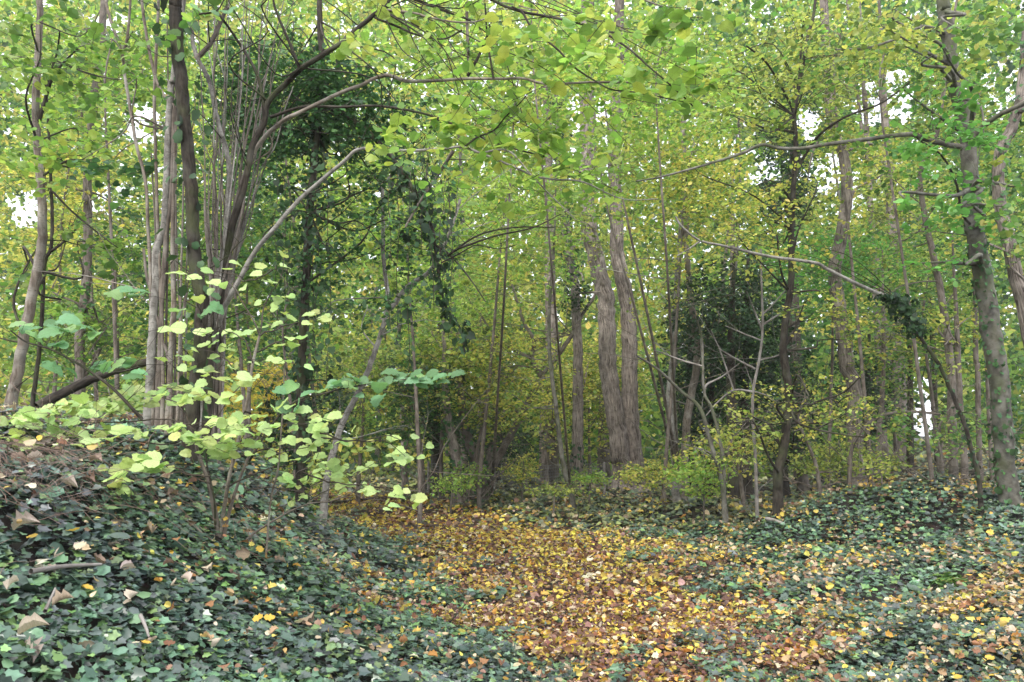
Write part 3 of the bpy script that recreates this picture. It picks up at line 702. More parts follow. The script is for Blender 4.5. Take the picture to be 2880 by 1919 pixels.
tree("tree", "slim grey trunk leaning left, foot nearer than the straight brown trunk", "tree", 16.5,
     [dict(p=[(1560, 640), (1552, 775), (1546, 850), (1544, 926), (1546, 1000), (1552, 1060), (1564, 1150), (1580, 1277), (1592, 1340), (1607, 1388)], r=(3, 8), ext=2, g=True)],
     [((1520, 760, 170, 120, 16.5, 1.4), .5, .075, 'lime'), ((1480, 1150, 130, 90, 17, 1), .35, .07, 'yellow')], bark=B_BEECH, side_twigs=10)
for k, (x, y0, y1, r, dx, d, lab) in enumerate([
        (1262, 1090, 1340, 14, 28, 17.5, "dark trunk leaning left at the far end of the path"),
        (1308, 1110, 1335, 14, 40, 18.5, "brown trunk in the middle of the dark clump where the path ends"),
        (1390, 1170, 1335, 12, -22, 19.5, "short looking trunk right in the dark clump leaning right"),
        (1295, 950, 1150, 10, 5, 26, "far brown trunk seen above the dark clump"),
        (1409, 860, 1300, 9, 6, 29, "far straight trunk behind the forked leaning tree"),
        (1697, 1130, 1340, 17, 0, 27, "far greenish trunk between the brown trunk and the close pair"),
        (1527, 1160, 1335, 11, 3, 24, "far pale trunk behind the slim leaning one"),
        (1657, 1150, 1330, 4, 2, 25, "thin pole just left of the close pair"),
        (1126, 900, 1330, 7, 12, 22, "thin dark trunk behind the hanging ivy"),
        (1350, 1000, 1330, 7, -6, 24, "slender trunk rising behind the forked leaning tree's foot")]):
    tree("tree", lab, "tree", d, [dict(p=[(x - dx * .3, y0), (x, (y0 + y1) / 2 - 20), (x + dx * .5, (y0 + y1) / 2 + 40), (x + dx, y1)], r=(r * .7, r * 1.2), ext=1.5, g=True, sides=14, furrow=.06)],
         [((x, y0 - 90, 150, 150, d, 2), 1.0, .11, ['olive', 'yellow', 'green'][k % 3])], bark=B_BROWN if k % 2 else B_FURROW, clad=[(0, 260, .08, .2, .95, .06, 'darkg')] if k in (0, 1, 2, 8) else None)
# --- right side
tree("tree", "grey smooth barked tree at the right with ivy climbing its foot", "tree", 11,
     [dict(p=[(2650, -40), (2655, 33), (2667, 102), (2675, 184), (2687, 245), (2716, 347), (2724, 408), (2732, 531), (2740, 640), (2757, 742), (2773, 844), (2789, 946), (2806, 1048), (2818, 1170), (2826, 1277), (2842, 1400)], r=(17, 27), ext=5, g=True, sides=22),
      dict(p=[(1790, 510, 9.2), (1850, 500, 9.4), (1920, 482, 9.6), (1981, 465, 9.8), (2083, 433, 10), (2140, 408, 10), (2185, 416, 10.1), (2246, 418, 10.2), (2348, 404, 10.4), (2410, 396, 10.5), (2532, 380, 10.7), (2573, 380, 10.8), (2614, 396, 10.9), (2712, 416, 11)], r=(2, 8), n="branch"),
      dict(p=[(2890, 285, 10.4), (2850, 305, 10.5), (2800, 330, 10.7), (2750, 370, 10.9), (2722, 410, 11)], r=(6, 8), n="branch"),
      dict(p=[(2350, 140, 9.5), (2440, 135, 9.8), (2520, 110, 10), (2600, 75, 10.5), (2660, 95, 11)], r=(2, 5), n="branch"),
      dict(p=[(2540, 250, 10), (2600, 300, 10.3), (2650, 335, 10.6), (2700, 370, 11)], r=(2, 5), n="branch"),
      dict(p=[(2580, 390, 10), (2650, 440, 10.2), (2690, 520, 10.5), (2705, 600, 10.8), (2738, 640, 11)], r=(2, 4), n="branch", b=B_DARK)],
     [((2640, 330, 210, 150, 9.5, 1.2), .7, .085, 'brightgreen', dict(shape='round')), ((2800, 120, 160, 130, 9, 1), .8, .085, 'green', dict(shape='round')),
      ((2660, 560, 180, 120, 9.5, 1), .35, .085, 'brightgreen', dict(shape='round')), ((2560, 190, 220, 140, 10, 1.2), .6, .075, 'olive', dict(shape='round')), ((2450, 80, 260, 90, 10, 1.5), .5, .075, 'olive', dict(shape='round')),
      ((2840, 560, 70, 200, 9, .8), .5, .085, 'green', dict(shape='round')), ((2640, 740, 160, 70, 9.5, .8), .35, .07, 'brightgreen', dict(shape='round'))],
     bark=B_BEECH, clad=[(0, 500, .055, .62, 1, .04, 'darkg', 60)], indiv=280, side_twigs=12, limbs=2)
tree("tree", "reddish furrowed trunk cut by the right edge of the view", "tree", 12.5,
     [dict(p=[(2875, 250), (2858, 320), (2842, 367), (2814, 428), (2806, 510), (2816, 600), (2832, 660), (2850, 742), (2880, 860), (2905, 1000), (2930, 1200), (2940, 1330)], r=(13, 22), ext=5, g=True, sides=24, furrow=.16)],
     [((2860, 700, 60, 160, 12.3, .7), .4, .07, 'green')], bark=B_FURROW, clad=[(0, 160, .06, .3, .6, .05, 'darkg')])
tree("tree", "dark crooked trunk standing between the bare grey shrub and the grey bark tree", "tree", 12,
     [dict(p=[(2290, 30), (2275, 90), (2263, 155), (2246, 245), (2234, 326), (2238, 408), (2234, 490), (2230, 571), (2226, 640), (2226, 762), (2222, 824), (2206, 926), (2202, 987), (2210, 1048), (2222, 1130), (2214, 1191), (2202, 1277), (2190, 1330)], r=(4, 13), ext=3, g=True, sides=14),
      dict(p=[(2260, 60, 11), (2255, 110), (2250, 190), (2244, 260)], r=(2, 4), n="branch"),
      dict(p=[(2110, 345, 11.3), (2150, 360, 11.6), (2190, 365, 11.8), (2232, 372)], r=(2, 4), n="branch"),
      dict(p=[(2560, 230, 11), (2480, 290, 11.2), (2400, 320, 11.4), (2350, 345, 11.6), (2300, 385, 11.8), (2262, 440, 12), (2234, 500)], r=(2, 5), n="branch"),
      dict(p=[(2185, 660, 11.5), (2193, 740, 11.7), (2205, 790, 11.9), (2222, 818)], r=(2, 4), n="branch"),
      dict(p=[(2420, 1060, 11), (2370, 1105, 11.3), (2300, 1130, 11.6), (2230, 1165, 12)], r=(1.5, 4), n="branch"),
      dict(p=[(2100, 130, 10.8), (2150, 170, 11.2), (2190, 230, 11.6), (2225, 300, 12), (2236, 350)], r=(2, 4), n="branch")],
     [((2150, 230, 260, 150, 11, 1.5), .6, .07, 'olive'), ((2060, 520, 200, 130, 10.5, 1.3), .55, .062, 'yellow'), ((2250, 620, 200, 120, 12, 1.3), .5, .065, 'yellow'),
      ((2120, 700, 160, 100, 11.5, 1), .45, .062, 'yellow'), ((2350, 880, 160, 90, 11.5, 1), .5, .062, 'yellow'), ((2330, 1130, 180, 90, 10.8, 1), .25, .06, 'yellow'), ((2080, 1230, 130, 90, 11, .8), .35, .06, 'olive'), ((1990, 290, 160, 120, 10.8, 1), .4, .07, 'lime')],
     bark=B_DARK, indiv=290, near_T=[fancy(6, 'elm', .3, .15, 0, .03, 31), fancy(6, 'elm', .6, .2, 0, .03, 32), fancy(6, 'round', .5, .2, 0, .03, 33)], side_twigs=60, limbs=4)
tree("tree", "tall furrowed trunk bending between foliage left of the grey bark tree", "tree", 17,
     [dict(p=[(2325, 150), (2330, 230), (2336, 306), (2344, 367), (2369, 428), (2381, 510), (2380, 580), (2366, 670), (2348, 754), (2353, 824), (2369, 926), (2381, 1028), (2401, 1089), (2405, 1211), (2410, 1330)], r=(12, 21), ext=6, g=True, sides=24, furrow=.16)],
     [((2430, 450, 180, 110, 17, 1.5), .5, .08, 'yellow'), ((2300, 150, 220, 120, 17, 2), .5, .08, 'olive')], bark=B_FURROW)
tree("tree", "thin light brown stem running up behind the ivied leaning trunk", "tree", 13.5,
     [dict(p=[(2640, 350), (2622, 400), (2593, 470), (2589, 530), (2606, 636), (2626, 722), (2650, 844), (2667, 966), (2675, 1048), (2677, 1170), (2681, 1310)], r=(6, 12), ext=3, g=True, sides=12)],
     [((2560, 700, 180, 130, 13.5, 1.2), .45, .07, 'green'), ((2700, 950, 110, 130, 13, 1), .4, .07, 'olive')], bark=B_BROWN, side_twigs=10)
tree("tree", "leaning dark trunk wrapped in ivy with long bare pale limb reaching left", "tree", 10.5,
     [dict(p=[(2532, 844), (2557, 885), (2589, 950), (2634, 1015), (2667, 1081), (2691, 1138), (2716, 1203), (2736, 1277), (2752, 1345)], r=(4, 7), g=True, b=B_DARK),
      dict(p=[(1900, 610, 9.6), (1920, 640, 9.6), (1969, 677, 9.7), (2042, 693, 9.8), (2165, 722, 9.9), (2287, 738, 10), (2328, 758, 10.1), (2410, 799, 10.2), (2487, 832, 10.4), (2532, 846, 10.5)], r=(2.5, 6), n="branch", b=B_PALE),
      dict(p=[(1905, 720, 9.6), (1930, 705, 9.6), (1969, 679, 9.7)], r=(1.2, 2.4), n="branch", b=B_PALE)],
     [((2000, 640, 140, 70, 9.6, .6), .2, .06, 'yellow')], bark=B_DARK, clad=[(0, 330, .055, 0, .16, .12, 'dark', 70), (0, 90, .05, .2, 1, .02, 'dark', 40), (1, 130, .06, .9, 1, .1, 'dark')])
tree("tree", "rough pale trunk left of two crooked saplings right of the close pair", "tree", 17.5,
     [dict(p=[(1915, 640), (1905, 740), (1903, 824), (1897, 930), (1895, 1007), (1882, 1130), (1892, 1230), (1903, 1335)], r=(7, 12), ext=3, g=True, b=B_PALE, sides=14),
      dict(p=[(1925, 480), (1930, 600), (1930, 700), (1945, 860), (1962, 1007), (1944, 1109), (1932, 1190), (1925, 1330)], r=(7, 12), ext=2, g=True, b=B_HAZEL, n="stem")],
     [((1900, 560, 190, 130, 17, 1.4), .6, .075, 'lime'), ((1850, 800, 120, 120, 17, 1.4), .5, .075, 'yellow'), ((1860, 330, 200, 140, 16, 1.6), .55, .085, 'lime')], bark=B_PALE, side_twigs=16)
tree("sapling", "crooked double stemmed sapling with bent grey stems beside the path's right bank", "tree", 12.5,
     [dict(p=[(1790, 1000, 12), (1850, 1040, 12.2), (1920, 1105), (1961, 1138), (1981, 1179), (2000, 1252), (2025, 1330), (2036, 1400)], r=(2.5, 8), g=True, b=B_BEECH),
      dict(p=[(1960, 900, 12.3), (1975, 960), (1977, 1032), (1981, 1105), (2002, 1150), (2026, 1240), (2036, 1330), (2036, 1398)], r=(3, 6), g=True, n="stem", b=B_BEECH),
      dict(p=[(2080, 1022, 12.2), (2030, 1060), (1990, 1080), (1979, 1098)], r=(1.5, 3), n="branch", b=B_GREY),
      dict(p=[(1840, 985, 12.1), (1880, 1000), (1930, 1018), (1974, 1030)], r=(1.5, 3), n="branch", b=B_GREY)],
     [((1960, 1310, 90, 50, 12.3, .6), .8, .06, 'lime')], bark=B_BEECH, side_twigs=6)
tree("shrub", "bare leafless shrub with pale grey twigs before the dark evergreens", "shrub", 13,
     [dict(p=[(2140, 700), (2142, 803), (2145, 926), (2136, 1007), (2120, 1089), (2117, 1160), (2124, 1277), (2126, 1330)], r=(2.5, 5), g=True),
      dict(p=[(2262, 860, 12.8), (2204, 878), (2145, 914)], r=(1.5, 3), n="branch"), dict(p=[(2215, 810, 12.8), (2180, 850), (2144, 886)], r=(1.5, 2.5), n="branch"),
      dict(p=[(2100, 820, 12.7), (2120, 870), (2142, 925)], r=(1.5, 3), n="branch"), dict(p=[(2040, 917, 12.8), (2090, 938), (2141, 958)], r=(1.5, 2.5), n="branch"),
      dict(p=[(2020, 980, 12.6), (2070, 1010), (2124, 1038)], r=(1.5, 3), n="branch"), dict(p=[(2000, 930, 12.6), (2030, 1000), (2063, 1097)], r=(1.5, 2.5), n="branch"),
      dict(p=[(1985, 1170, 12.6), (2020, 1130), (2065, 1098), (2120, 1103)], r=(1.5, 3), n="branch"), dict(p=[(2165, 1115, 12.8), (2115, 1100), (2068, 1097)], r=(1.5, 2.5), n="branch"),
      dict(p=[(2240, 975, 12.7), (2190, 1000), (2134, 1014)], r=(1.2, 2.5), n="branch")], bark=B_GREY, side_twigs=14)
tree("tree", "low crooked limb arching across the gap near the right foot", "tree", 13,
     [dict(p=[(2646, 1166, 12.8), (2573, 1158), (2512, 1162), (2463, 1178), (2430, 1206), (2400, 1250), (2390, 1320)], r=(3, 6), g=True)], [((2520, 1190, 150, 70, 12.6, .8), .5, .065, 'green')], bark=B_BROWN, side_twigs=10)
for k, (x, y0, y1, r, dx, d, lab) in enumerate([
        (2483, 160, 330, 9, 6, 24, "far trunk in the sky gap high at the right"), (2430, 180, 340, 6, 6, 25, "thinner far trunk in the sky gap left of another"),
        (2745, 700, 1300, 7, 10, 15, "slim trunk just left behind the grey bark tree"), (2560, 1050, 1300, 9, 0, 18, "dark trunk silhouette left in the low bright gap"),
        (2630, 1010, 1290, 10, 10, 19, "dark trunk silhouette right in the low bright gap"), (2480, 980, 1300, 7, -10, 16, "thin stem left of the low bright gap"),
        (2245, 1100, 1320, 12, 10, 20, "pale trunk base behind the dark crooked trunk"), (1537, 290, 380, 10, 5, 26, "far trunk fragment left of the close pair, high up"),
        (2700, 980, 1300, 9, 12, 14, "brown trunk between the ivied leaning trunk and the grey bark tree"), (2060, 640, 1290, 8, 0, 26, "far trunk inside the dark evergreens")]):
    tree("tree", lab, "tree", d, [dict(p=[(x - dx * .5, y0), (x, (y0 + y1) / 2), (x + dx * .5, (y0 + y1) / 2 + 40), (x + dx, y1)], r=(r * .8, r * 1.1), ext=2, g=True, sides=12)],
         [((x, max(y0 - 40, 200), 140, 120, d, 1.6), .5, .09, ['green', 'olive', 'yellow'][k % 3])], bark=B_DARK if k in (3, 4) else B_BROWN)
# --- dark evergreens
for k, (cx, cy, rx, ry, d, lab) in enumerate([(2060, 860, 190, 150, 16.8, "broad dark evergreen crown spreading above the crooked sapling"), (1940, 1000, 90, 190, 20, "narrow dark evergreen just left of the crooked sapling"), (2100, 930, 120, 230, 18, "dark evergreen holly filling the shade right of the bare shrub's stem"), (2000, 1130, 110, 170, 19, "low dark evergreen behind the crooked sapling"),
        (2210, 1130, 110, 190, 19.5, "dark evergreen behind the dark crooked trunk's foot"), (2230, 420, 110, 220, 25, "tall dark conifer behind the dark crooked trunk, high up"), (1230, 1090, 110, 180, 21, "dark ivy choked tree where the path vanishes"),
        (2440, 1080, 120, 150, 20, "dark evergreen right of the furrowed bending trunk"), (1400, 1230, 140, 80, 23, "low dark thicket behind the forked leaning tree"), (860, 1150, 130, 130, 14, "dark bushy growth right behind the pale green hazel")]):
    tree("evergreen_tree", lab, "tree", d, [dict(p=[(cx + 5, cy - ry), (cx, cy), (cx - 5, cy + ry)], r=(4, 12), g=True)],
         [((cx, cy, rx, ry, d, 1.7), 2.0, .08, 'dark', dict(noise=.3, tilt=.9, scale=.9)), ((cx, cy + ry * .5, rx * 1.1, ry * .5, d, 1.2), 1.2, .085, 'dark', dict(tilt=.9))], bark=B_DARK, leafmat=M_IVYD)

# --- left: the pole trees
tree("tree", "slender grey brown trunk near the left edge, forking halfway up", "tree", 8,
     [dict(p=[(112, -40), (112, 28), (108, 150), (100, 300), (105, 400), (113, 500), (119, 600), (117, 680), (104, 760), (88, 844), (67, 946), (45, 1068), (35, 1110)], r=(8, 15), ext=3, g=True, sides=16, b=B_HAZEL),
      dict(p=[(218, 138, 7.7), (185, 170, 7.8), (150, 215, 7.9), (130, 270), (112, 335), (104, 350)], r=(2, 6), n="branch", b=B_DARK), dict(p=[(168, 90, 7.7), (160, 150), (140, 210), (128, 270), (118, 320)], r=(2, 4), n="branch", b=B_DARK)],
     [((150, 160, 200, 150, 7.3, .8), .9, .09, 'limed', dict(shape='round')), ((160, 420, 200, 180, 7.8, .9), .8, .085, 'lime', dict(shape='round')), ((80, 780, 90, 160, 8.5, .7), .3, .08, 'limed', dict(shape='round')), ((300, 700, 150, 100, 8.5, .8), .5, .075, 'limed', dict(shape='round'))],
     bark=B_DARK, indiv=250, side_twigs=14, limbs=3)
tree("tree", "thin dark pole standing right of the forked slender trunk", "tree", 8.6,
     [dict(p=[(125, 180), (135, 330), (142, 480), (147, 640), (141, 705), (126, 742), (118, 885), (108, 1007), (94, 1110)], r=(3, 6.5), g=True), dict(p=[(222, 635, 8.4), (190, 670), (165, 692), (144, 707)], r=(2, 4), n="branch")], bark=B_DARK, side_twigs=8)
tree("tree", "dark mottled trunk behind the pole, curved halfway and lost in leaves", "tree", 12,
     [dict(p=[(297, -30), (290, 40), (281, 185), (268, 240), (262, 300), (255, 380), (246, 450), (245, 540), (245, 636), (243, 760), (233, 885), (224, 950), (225, 1080)], r=(9, 14), ext=3, g=True, sides=14, b=B_BROWN)],
     [((240, 560, 220, 170, 12, 1.2), .5, .08, 'yellow'), ((380, 180, 160, 130, 12, 1.2), .6, .08, 'olive'), ((250, 900, 230, 110, 12, 1.2), .8, .075, 'limed')], bark=B_BROWN, clad=[(0, 200, .06, 0, .3, .05, 'dark')], side_twigs=14)
tree("fallen_log", "leaning dead grey log propped low across the left background", "log", 6.8,
     [dict(p=[(430, 1015, 6.9), (330, 1040), (286, 1056), (204, 1092), (106, 1145, 6.6)], r=(11, 14), sides=14, b=B_DARK)], bark=B_DARK, stemname="log_body")
tree("tree", "dark mossy trunk clasped by ivy, thickest of the near left stems", "tree", 6.3,
     [dict(p=[(496, -30), (494, 30), (497, 122), (510, 245), (522, 367), (535, 530), (539, 640), (551, 762), (567, 844), (565, 926), (559, 1028), (545, 1130)], r=(17, 19), ext=2.5, g=True, sides=20)],
     [], bark=B_DARK, clad=[(0, 230, .075, .0, 1, .09, 'ivy', 120)], side_twigs=4)
# coppice stool one
tree("hazel_coppice", "cluster of upright grey hazel stems left of the mossy trunk", "shrub", 6.5,
     [dict(p=[(490, 200), (481, 245), (473, 367), (469, 490), (461, 636), (440, 701), (439, 803), (433, 865), (428, 966), (420, 1100)], r=(9, 12), ext=1.5, g=True, b=B_PALE, sides=14, n="stem"),
      dict(p=[(300, -30), (303, 30), (343, 151), (351, 212), (363, 286), (384, 408), (409, 510), (416, 636), (422, 740), (426, 900), (430, 1100)], r=(4, 6), ext=1.5, g=True, n="stem"),
      dict(p=[(368, -30), (365, 30), (357, 110), (343, 150)], r=(3, 4), n="branch"),
      dict(p=[(446, -30), (445, 30), (438, 163), (434, 286), (437, 408), (441, 560), (447, 700), (455, 900), (458, 1110)], r=(4, 6), ext=1.5, g=True, n="stem"),
      dict(p=[(398, -30), (402, 30), (416, 122), (440, 228), (470, 280), (498, 302)], r=(4, 5), ext=1, n="stem"),
      dict(p=[(500, 240), (490, 335), (484, 530), (470, 640), (461, 762), (453, 885), (446, 1110)], r=(6, 8), ext=1, g=True, n="stem", b=B_BROWN),
      dict(p=[(492, 400), (485, 640), (488, 844), (481, 966), (475, 1130)], r=(5, 8), ext=1, g=True, n="stem", b=B_HAZEL),
      dict(p=[(404, 700), (412, 775), (428, 836), (453, 946), (473, 1007), (482, 1110)], r=(4, 5), g=True, n="stem", b=B_BROWN)] +
     [dict(p=[(x0, y0, 6.5 + q * .07), (x0 * .6 + x1 * .4 + RNG.normal(0, 5), y0 * .6 + 460, 6.5 + q * .07), (x0 * .2 + x1 * .8 + RNG.normal(0, 4), 900, 6.5 + q * .05), (x1, 1120, 6.5 + q * .04)], r=(2, 4), g=True, n="stem", b=[B_HAZEL, B_BROWN][q % 2])
      for q, (x0, y0, x1) in enumerate([(520, 240, 500), (470, 60, 470), (530, 640, 508), (425, 430, 440), (505, 20, 492), (495, 560, 512), (540, 700, 520)])],
     [((420, 150, 130, 110, 6.3, .5), .3, .08, 'limed', dict(shape='round')), ((330, 480, 120, 90, 6.6, .5), .35, .075, 'darkg', dict(shape='ivy'))], bark=B_HAZEL, indiv=120, side_twigs=8, limbs=2)
# coppice stool two with the arching limbs
fan = []
for q in range(32):
    xt = 550 + q * 9 + RNG.normal(0, 12); yt = RNG.uniform(-20, 300) if q % 3 else -20; xb = 586 + (q * 13 % 32) * 1.9 * .5 + q * .95 + RNG.normal(0, 3); dq = 6.9 + RNG.uniform(-.25, .5)
    fan.append(dict(p=[(xt, yt, dq), (xt * .82 + xb * .18 + RNG.normal(0, 9), yt * .75 + 130, dq), (xt * .72 + xb * .28 + RNG.normal(0, 11), yt * .6 + 260, dq), (xt * .5 + xb * .5 + RNG.normal(0, 9), 480, dq), (xt * .35 + xb * .65 + RNG.normal(0, 7), 620, dq - .05), (xb + RNG.normal(0, 3), 860, dq - .1), (xb - 8, 1010, 6.9)], r=(1.3, RNG.uniform(2, 4.6)), g=True, n="stem", b=[B_HAZEL, B_BROWN, B_BROWN, B_PALE][q % 4]))
tree("hazel_coppice", "big fan of many thin brown stems with long limbs arching over the path", "shrub", 6.8,
     [dict(p=[(1110, -20, 6.4), (1074, 28, 6.4), (1054, 41, 6.45), (1001, 85, 6.5), (960, 122, 6.5), (849, 192, 6.6), (812, 228), (755, 286), (743, 347), (710, 408), (690, 510), (653, 636), (628, 780), (604, 905), (590, 1010)], r=(6, 12), g=True, b=B_DARK, sides=14, n="stem"),
      dict(p=[(765, -30, 6.5), (775, 28, 6.5), (810, 110, 6.55), (843, 194, 6.6)], r=(3, 5), n="branch", b=B_DARK),
      dict(p=[(600, 20, 6.6), (627, 55, 6.6), (665, 110), (700, 165), (725, 215), (738, 270), (742, 330)], r=(3, 5), n="branch", b=B_DARK),
      dict(p=[(540, 60), (543, 122), (559, 171), (588, 228), (612, 339), (637, 428), (645, 490), (637, 636), (624, 722), (608, 803), (588, 905), (580, 1010)], r=(6, 10), g=True, b=B_PALE, n="stem"),
      dict(p=[(640, 20), (624, 53), (592, 122), (551, 167)], r=(5, 7), n="branch", b=B_BROWN),
      dict(p=[(1850, 560, 6.4), (1750, 560, 6.3), (1640, 512, 6.2), (1564, 506, 6.2), (1503, 496, 6.2), (1470, 481, 6.2), (1410, 455, 6.2), (1352, 432, 6.2), (1299, 414, 6.25), (1240, 420, 6.3), (1164, 424, 6.3), (1080, 424, 6.35), (1009, 420, 6.4), (960, 461, 6.4), (841, 563, 6.5), (775, 640, 6.5), (714, 713, 6.6), (661, 811, 6.6), (629, 869, 6.7), (600, 960, 6.8), (592, 1020)], r=(1.2, 8), g=True, b=B_PALE, n="branch"),
      dict(p=[(1495, 245, 6.0), (1470, 282, 6.05), (1421, 330, 6.1), (1389, 367, 6.15), (1340, 388, 6.2), (1305, 415, 6.25)], r=(1.2, 3), n="branch", b=B_DARK),
      dict(p=[(1620, 620, 6.0), (1560, 560, 6.1), (1500, 500, 6.15), (1430, 425, 6.2), (1352, 430, 6.2)], r=(1.2, 3), n="branch", b=B_PALE),
      dict(p=[(1800, 228, 6.2), (1776, 232, 6.2), (1654, 232, 6.2), (1540, 237, 6.25), (1470, 221, 6.3), (1409, 222, 6.3), (1307, 222, 6.4), (1213, 228, 6.5), (1144, 228, 6.5), (1082, 212, 6.6), (1013, 241, 6.6), (960, 261, 6.7), (841, 318, 6.8), (788, 347, 6.9), (720, 420, 7), (668, 560, 7), (630, 760, 7), (605, 930, 7), (600, 1020, 7)], r=(2.5, 9), g=True, b=B_HAZEL, n="branch"),
      dict(p=[(1531, 440, 6.4), (1409, 408, 6.5), (1327, 375, 6.6), (1225, 330, 6.7), (1123, 306, 6.8), (1042, 298, 6.9), (960, 302, 7), (860, 300, 7), (760, 330, 7)], r=(2, 5), n="branch", b=B_DARK),
      dict(p=[(1368, 53, 6.1), (1327, 63, 6.15), (1270, 61, 6.2), (1205, 49, 6.3), (1164, 37, 6.35), (1074, 28, 6.4)], r=(2, 3.5), n="branch", b=B_HAZEL),
      dict(p=[(1300, 85, 6.2), (1246, 110, 6.25), (1172, 98, 6.3), (1123, 77, 6.4), (1054, 50, 6.45)], r=(2, 3.5), n="branch", b=B_DARK),
      dict(p=[(1950, 300, 5.6), (1919, 269, 5.6), (1825, 188, 5.7), (1776, 143, 5.8), (1715, 102, 5.9), (1654, 73, 6.0), (1552, 49, 6.1), (1441, 26, 6.2), (1300, -30, 6.3), (1110, -20, 6.4)], r=(1.5, 5), n="branch", b=B_DARK),
      dict(p=[(1990, 292, 5.7), (1919, 286, 5.7), (1796, 261, 5.8), (1723, 253, 5.8), (1674, 228, 5.9), (1613, 188, 5.9), (1572, 143, 6), (1499, 82, 6.1), (1470, 37, 6.15), (1440, 20, 6.2)], r=(1.2, 3.2), n="branch", b=B_DARK),
      dict(p=[(1376, 70, 6.3), (1376, 86, 6.3), (1348, 155, 6.35), (1315, 215, 6.4)], r=(2.5, 4.5), n="branch", b=B_DARK),
      dict(p=[(1311, -20, 6.6), (1313, 60, 6.6), (1319, 205, 6.5)], r=(4, 4), n="branch", b=B_BROWN),
      dict(p=[(1364, 10, 6.3), (1372, 120, 6.35), (1388, 220, 6.3)], r=(2, 3), n="branch", b=B_DARK),
      dict(p=[(1450, 690, 6.9), (1400, 700, 6.9), (1340, 690, 7), (1290, 715, 7), (1240, 740, 7)], r=(1.2, 2.5), n="branch", b=B_DARK)] + fan,
     [((1350, 330, 300, 110, 6.0, .6), .9, .098, 'lime', dict(shape='round')), ((1120, 410, 150, 60, 6.1, .3), .45, .085, 'lime', dict(shape='round')), ((1620, 150, 320, 130, 5.8, .6), .8, .105, 'lime', dict(shape='round')),
      ((1950, 200, 220, 160, 5.7, .5), .65, .1, 'lime', dict(shape='round')), ((1200, 100, 260, 90, 6.2, .6), .8, .095, 'lime', dict(shape='round')), ((1480, 500, 230, 110, 6.2, .5), .7, .08, 'lime', dict(shape='round')), ((1650, 380, 220, 110, 6.0, .5), .5, .085, 'lime', dict(shape='round')),
      ((1900, 40, 240, 60, 5.4, .4), .4, .09, 'limed', dict(shape='round')), ((560, 40, 200, 50, 5.8, .4), .4, .09, 'limed', dict(shape='round'))],
     bark=B_DARK, indiv=270, side_twigs=170, limbs=3)
# the mid birch-like trunk under the ivy
tree("tree", "pale birch like trunk forking in a Y behind the hanging ivy", "tree", 9.5,
     [dict(p=[(1075, 520), (1078, 640), (1078, 722), (1091, 836), (1082, 901), (1058, 979), (1033, 1048), (1000, 1118), (968, 1180), (940, 1260), (915, 1380)], r=(5, 10), g=True, sides=12),
      dict(p=[(1295, 560, 9.2), (1270, 640, 9.2), (1250, 690, 9.3), (1213, 758, 9.4), (1144, 811), (1095, 872)], r=(4, 8), n="branch")],
     [((1100, 560, 200, 150, 9.8, .8), .3, .07, 'limed'), ((1010, 860, 160, 130, 10, .8), .4, .07, 'olive')], bark=B_PALE, side_twigs=14)
# ivy mass: an ivy-choked tree
tree("tree", "ivy choked tree forming the dark mass above the left of the path", "tree", 8.6,
     [dict(p=[(900, 60), (905, 200), (890, 380), (870, 600), (860, 800), (850, 1000), (845, 1300)], r=(8, 14), ext=2, g=True),
      dict(p=[(1095, 433, 8.2), (1010, 350, 8.3), (920, 300, 8.5), (880, 320)], r=(6, 8), n="branch"),
      dict(p=[(1307, 991, 7.9), (1295, 926, 7.9), (1266, 885, 8), (1246, 836, 8), (1233, 762, 8), (1225, 701, 8.1), (1213, 637, 8.1), (1176, 563, 8.1), (1135, 486, 8.2), (1095, 433, 8.2)], r=(2, 7), n="branch"),
      dict(p=[(1366, 850, 7.8), (1327, 791, 7.9), (1270, 722, 8), (1226, 690, 8)], r=(1.5, 3.5), n="branch"),
      dict(p=[(1600, 590, 7.6), (1500, 640, 7.6), (1390, 665, 7.8), (1290, 700, 7.9), (1260, 720, 8)], r=(1.2, 3.5), n="branch"), dict(p=[(1560, 640, 7.6), (1450, 640, 7.7), (1350, 660, 7.9), (1270, 710, 8)], r=(1.2, 3), n="branch"),
      dict(p=[(1140, 640, 8), (1180, 570, 8), (1240, 480, 8), (1275, 425, 7.9)], r=(3, 5), n="branch", b=B_BROWN)],
     [((940, 190, 210, 120, 8.6, .6), 2.0, .055, 'darkg', dict(shape='ivy', tilt=.9, noise=.1)), ((900, 330, 230, 130, 8.6, .7), 2.0, .055, 'darkg', dict(shape='ivy', tilt=.9, noise=.1)), ((1110, 310, 170, 110, 8.4, .6), 1.5, .055, 'darkg', dict(shape='ivy', tilt=.9, noise=.15)),
      ((760, 200, 150, 130, 8.8, .6), 1.5, .055, 'darkg', dict(shape='ivy', tilt=.9, noise=.1)), ((1000, 460, 210, 90, 8.4, .5), .6, .055, 'darkg', dict(shape='ivy', tilt=.9, noise=.2)), ((1170, 520, 150, 130, 8.2, .5), .3, .055, 'darkg', dict(shape='ivy', tilt=.9, noise=.2)),
      ((1060, 700, 290, 270, 8.4, .7), .3, .05, 'darkg', dict(shape='ivy', tilt=1.0, noise=.0)), ((860, 620, 160, 220, 8.7, .6), .25, .052, 'darkg', dict(shape='ivy', tilt=1.0, noise=.0)),
      ((690, 330, 140, 240, 9.2, .6), 1.2, .055, 'darkg', dict(shape='ivy', tilt=.9)), ((780, 420, 130, 130, 8.8, .5), 1.0, .055, 'darkg', dict(shape='ivy', tilt=.9))],
     bark=B_DARK, clad=[(2, 260, .06, 0, 1, .06, 'dark', 60), (0, 500, .06, .3, 1, .1, 'dark')], side_twigs=60, leafmat=M_IVYD, limbs=3)
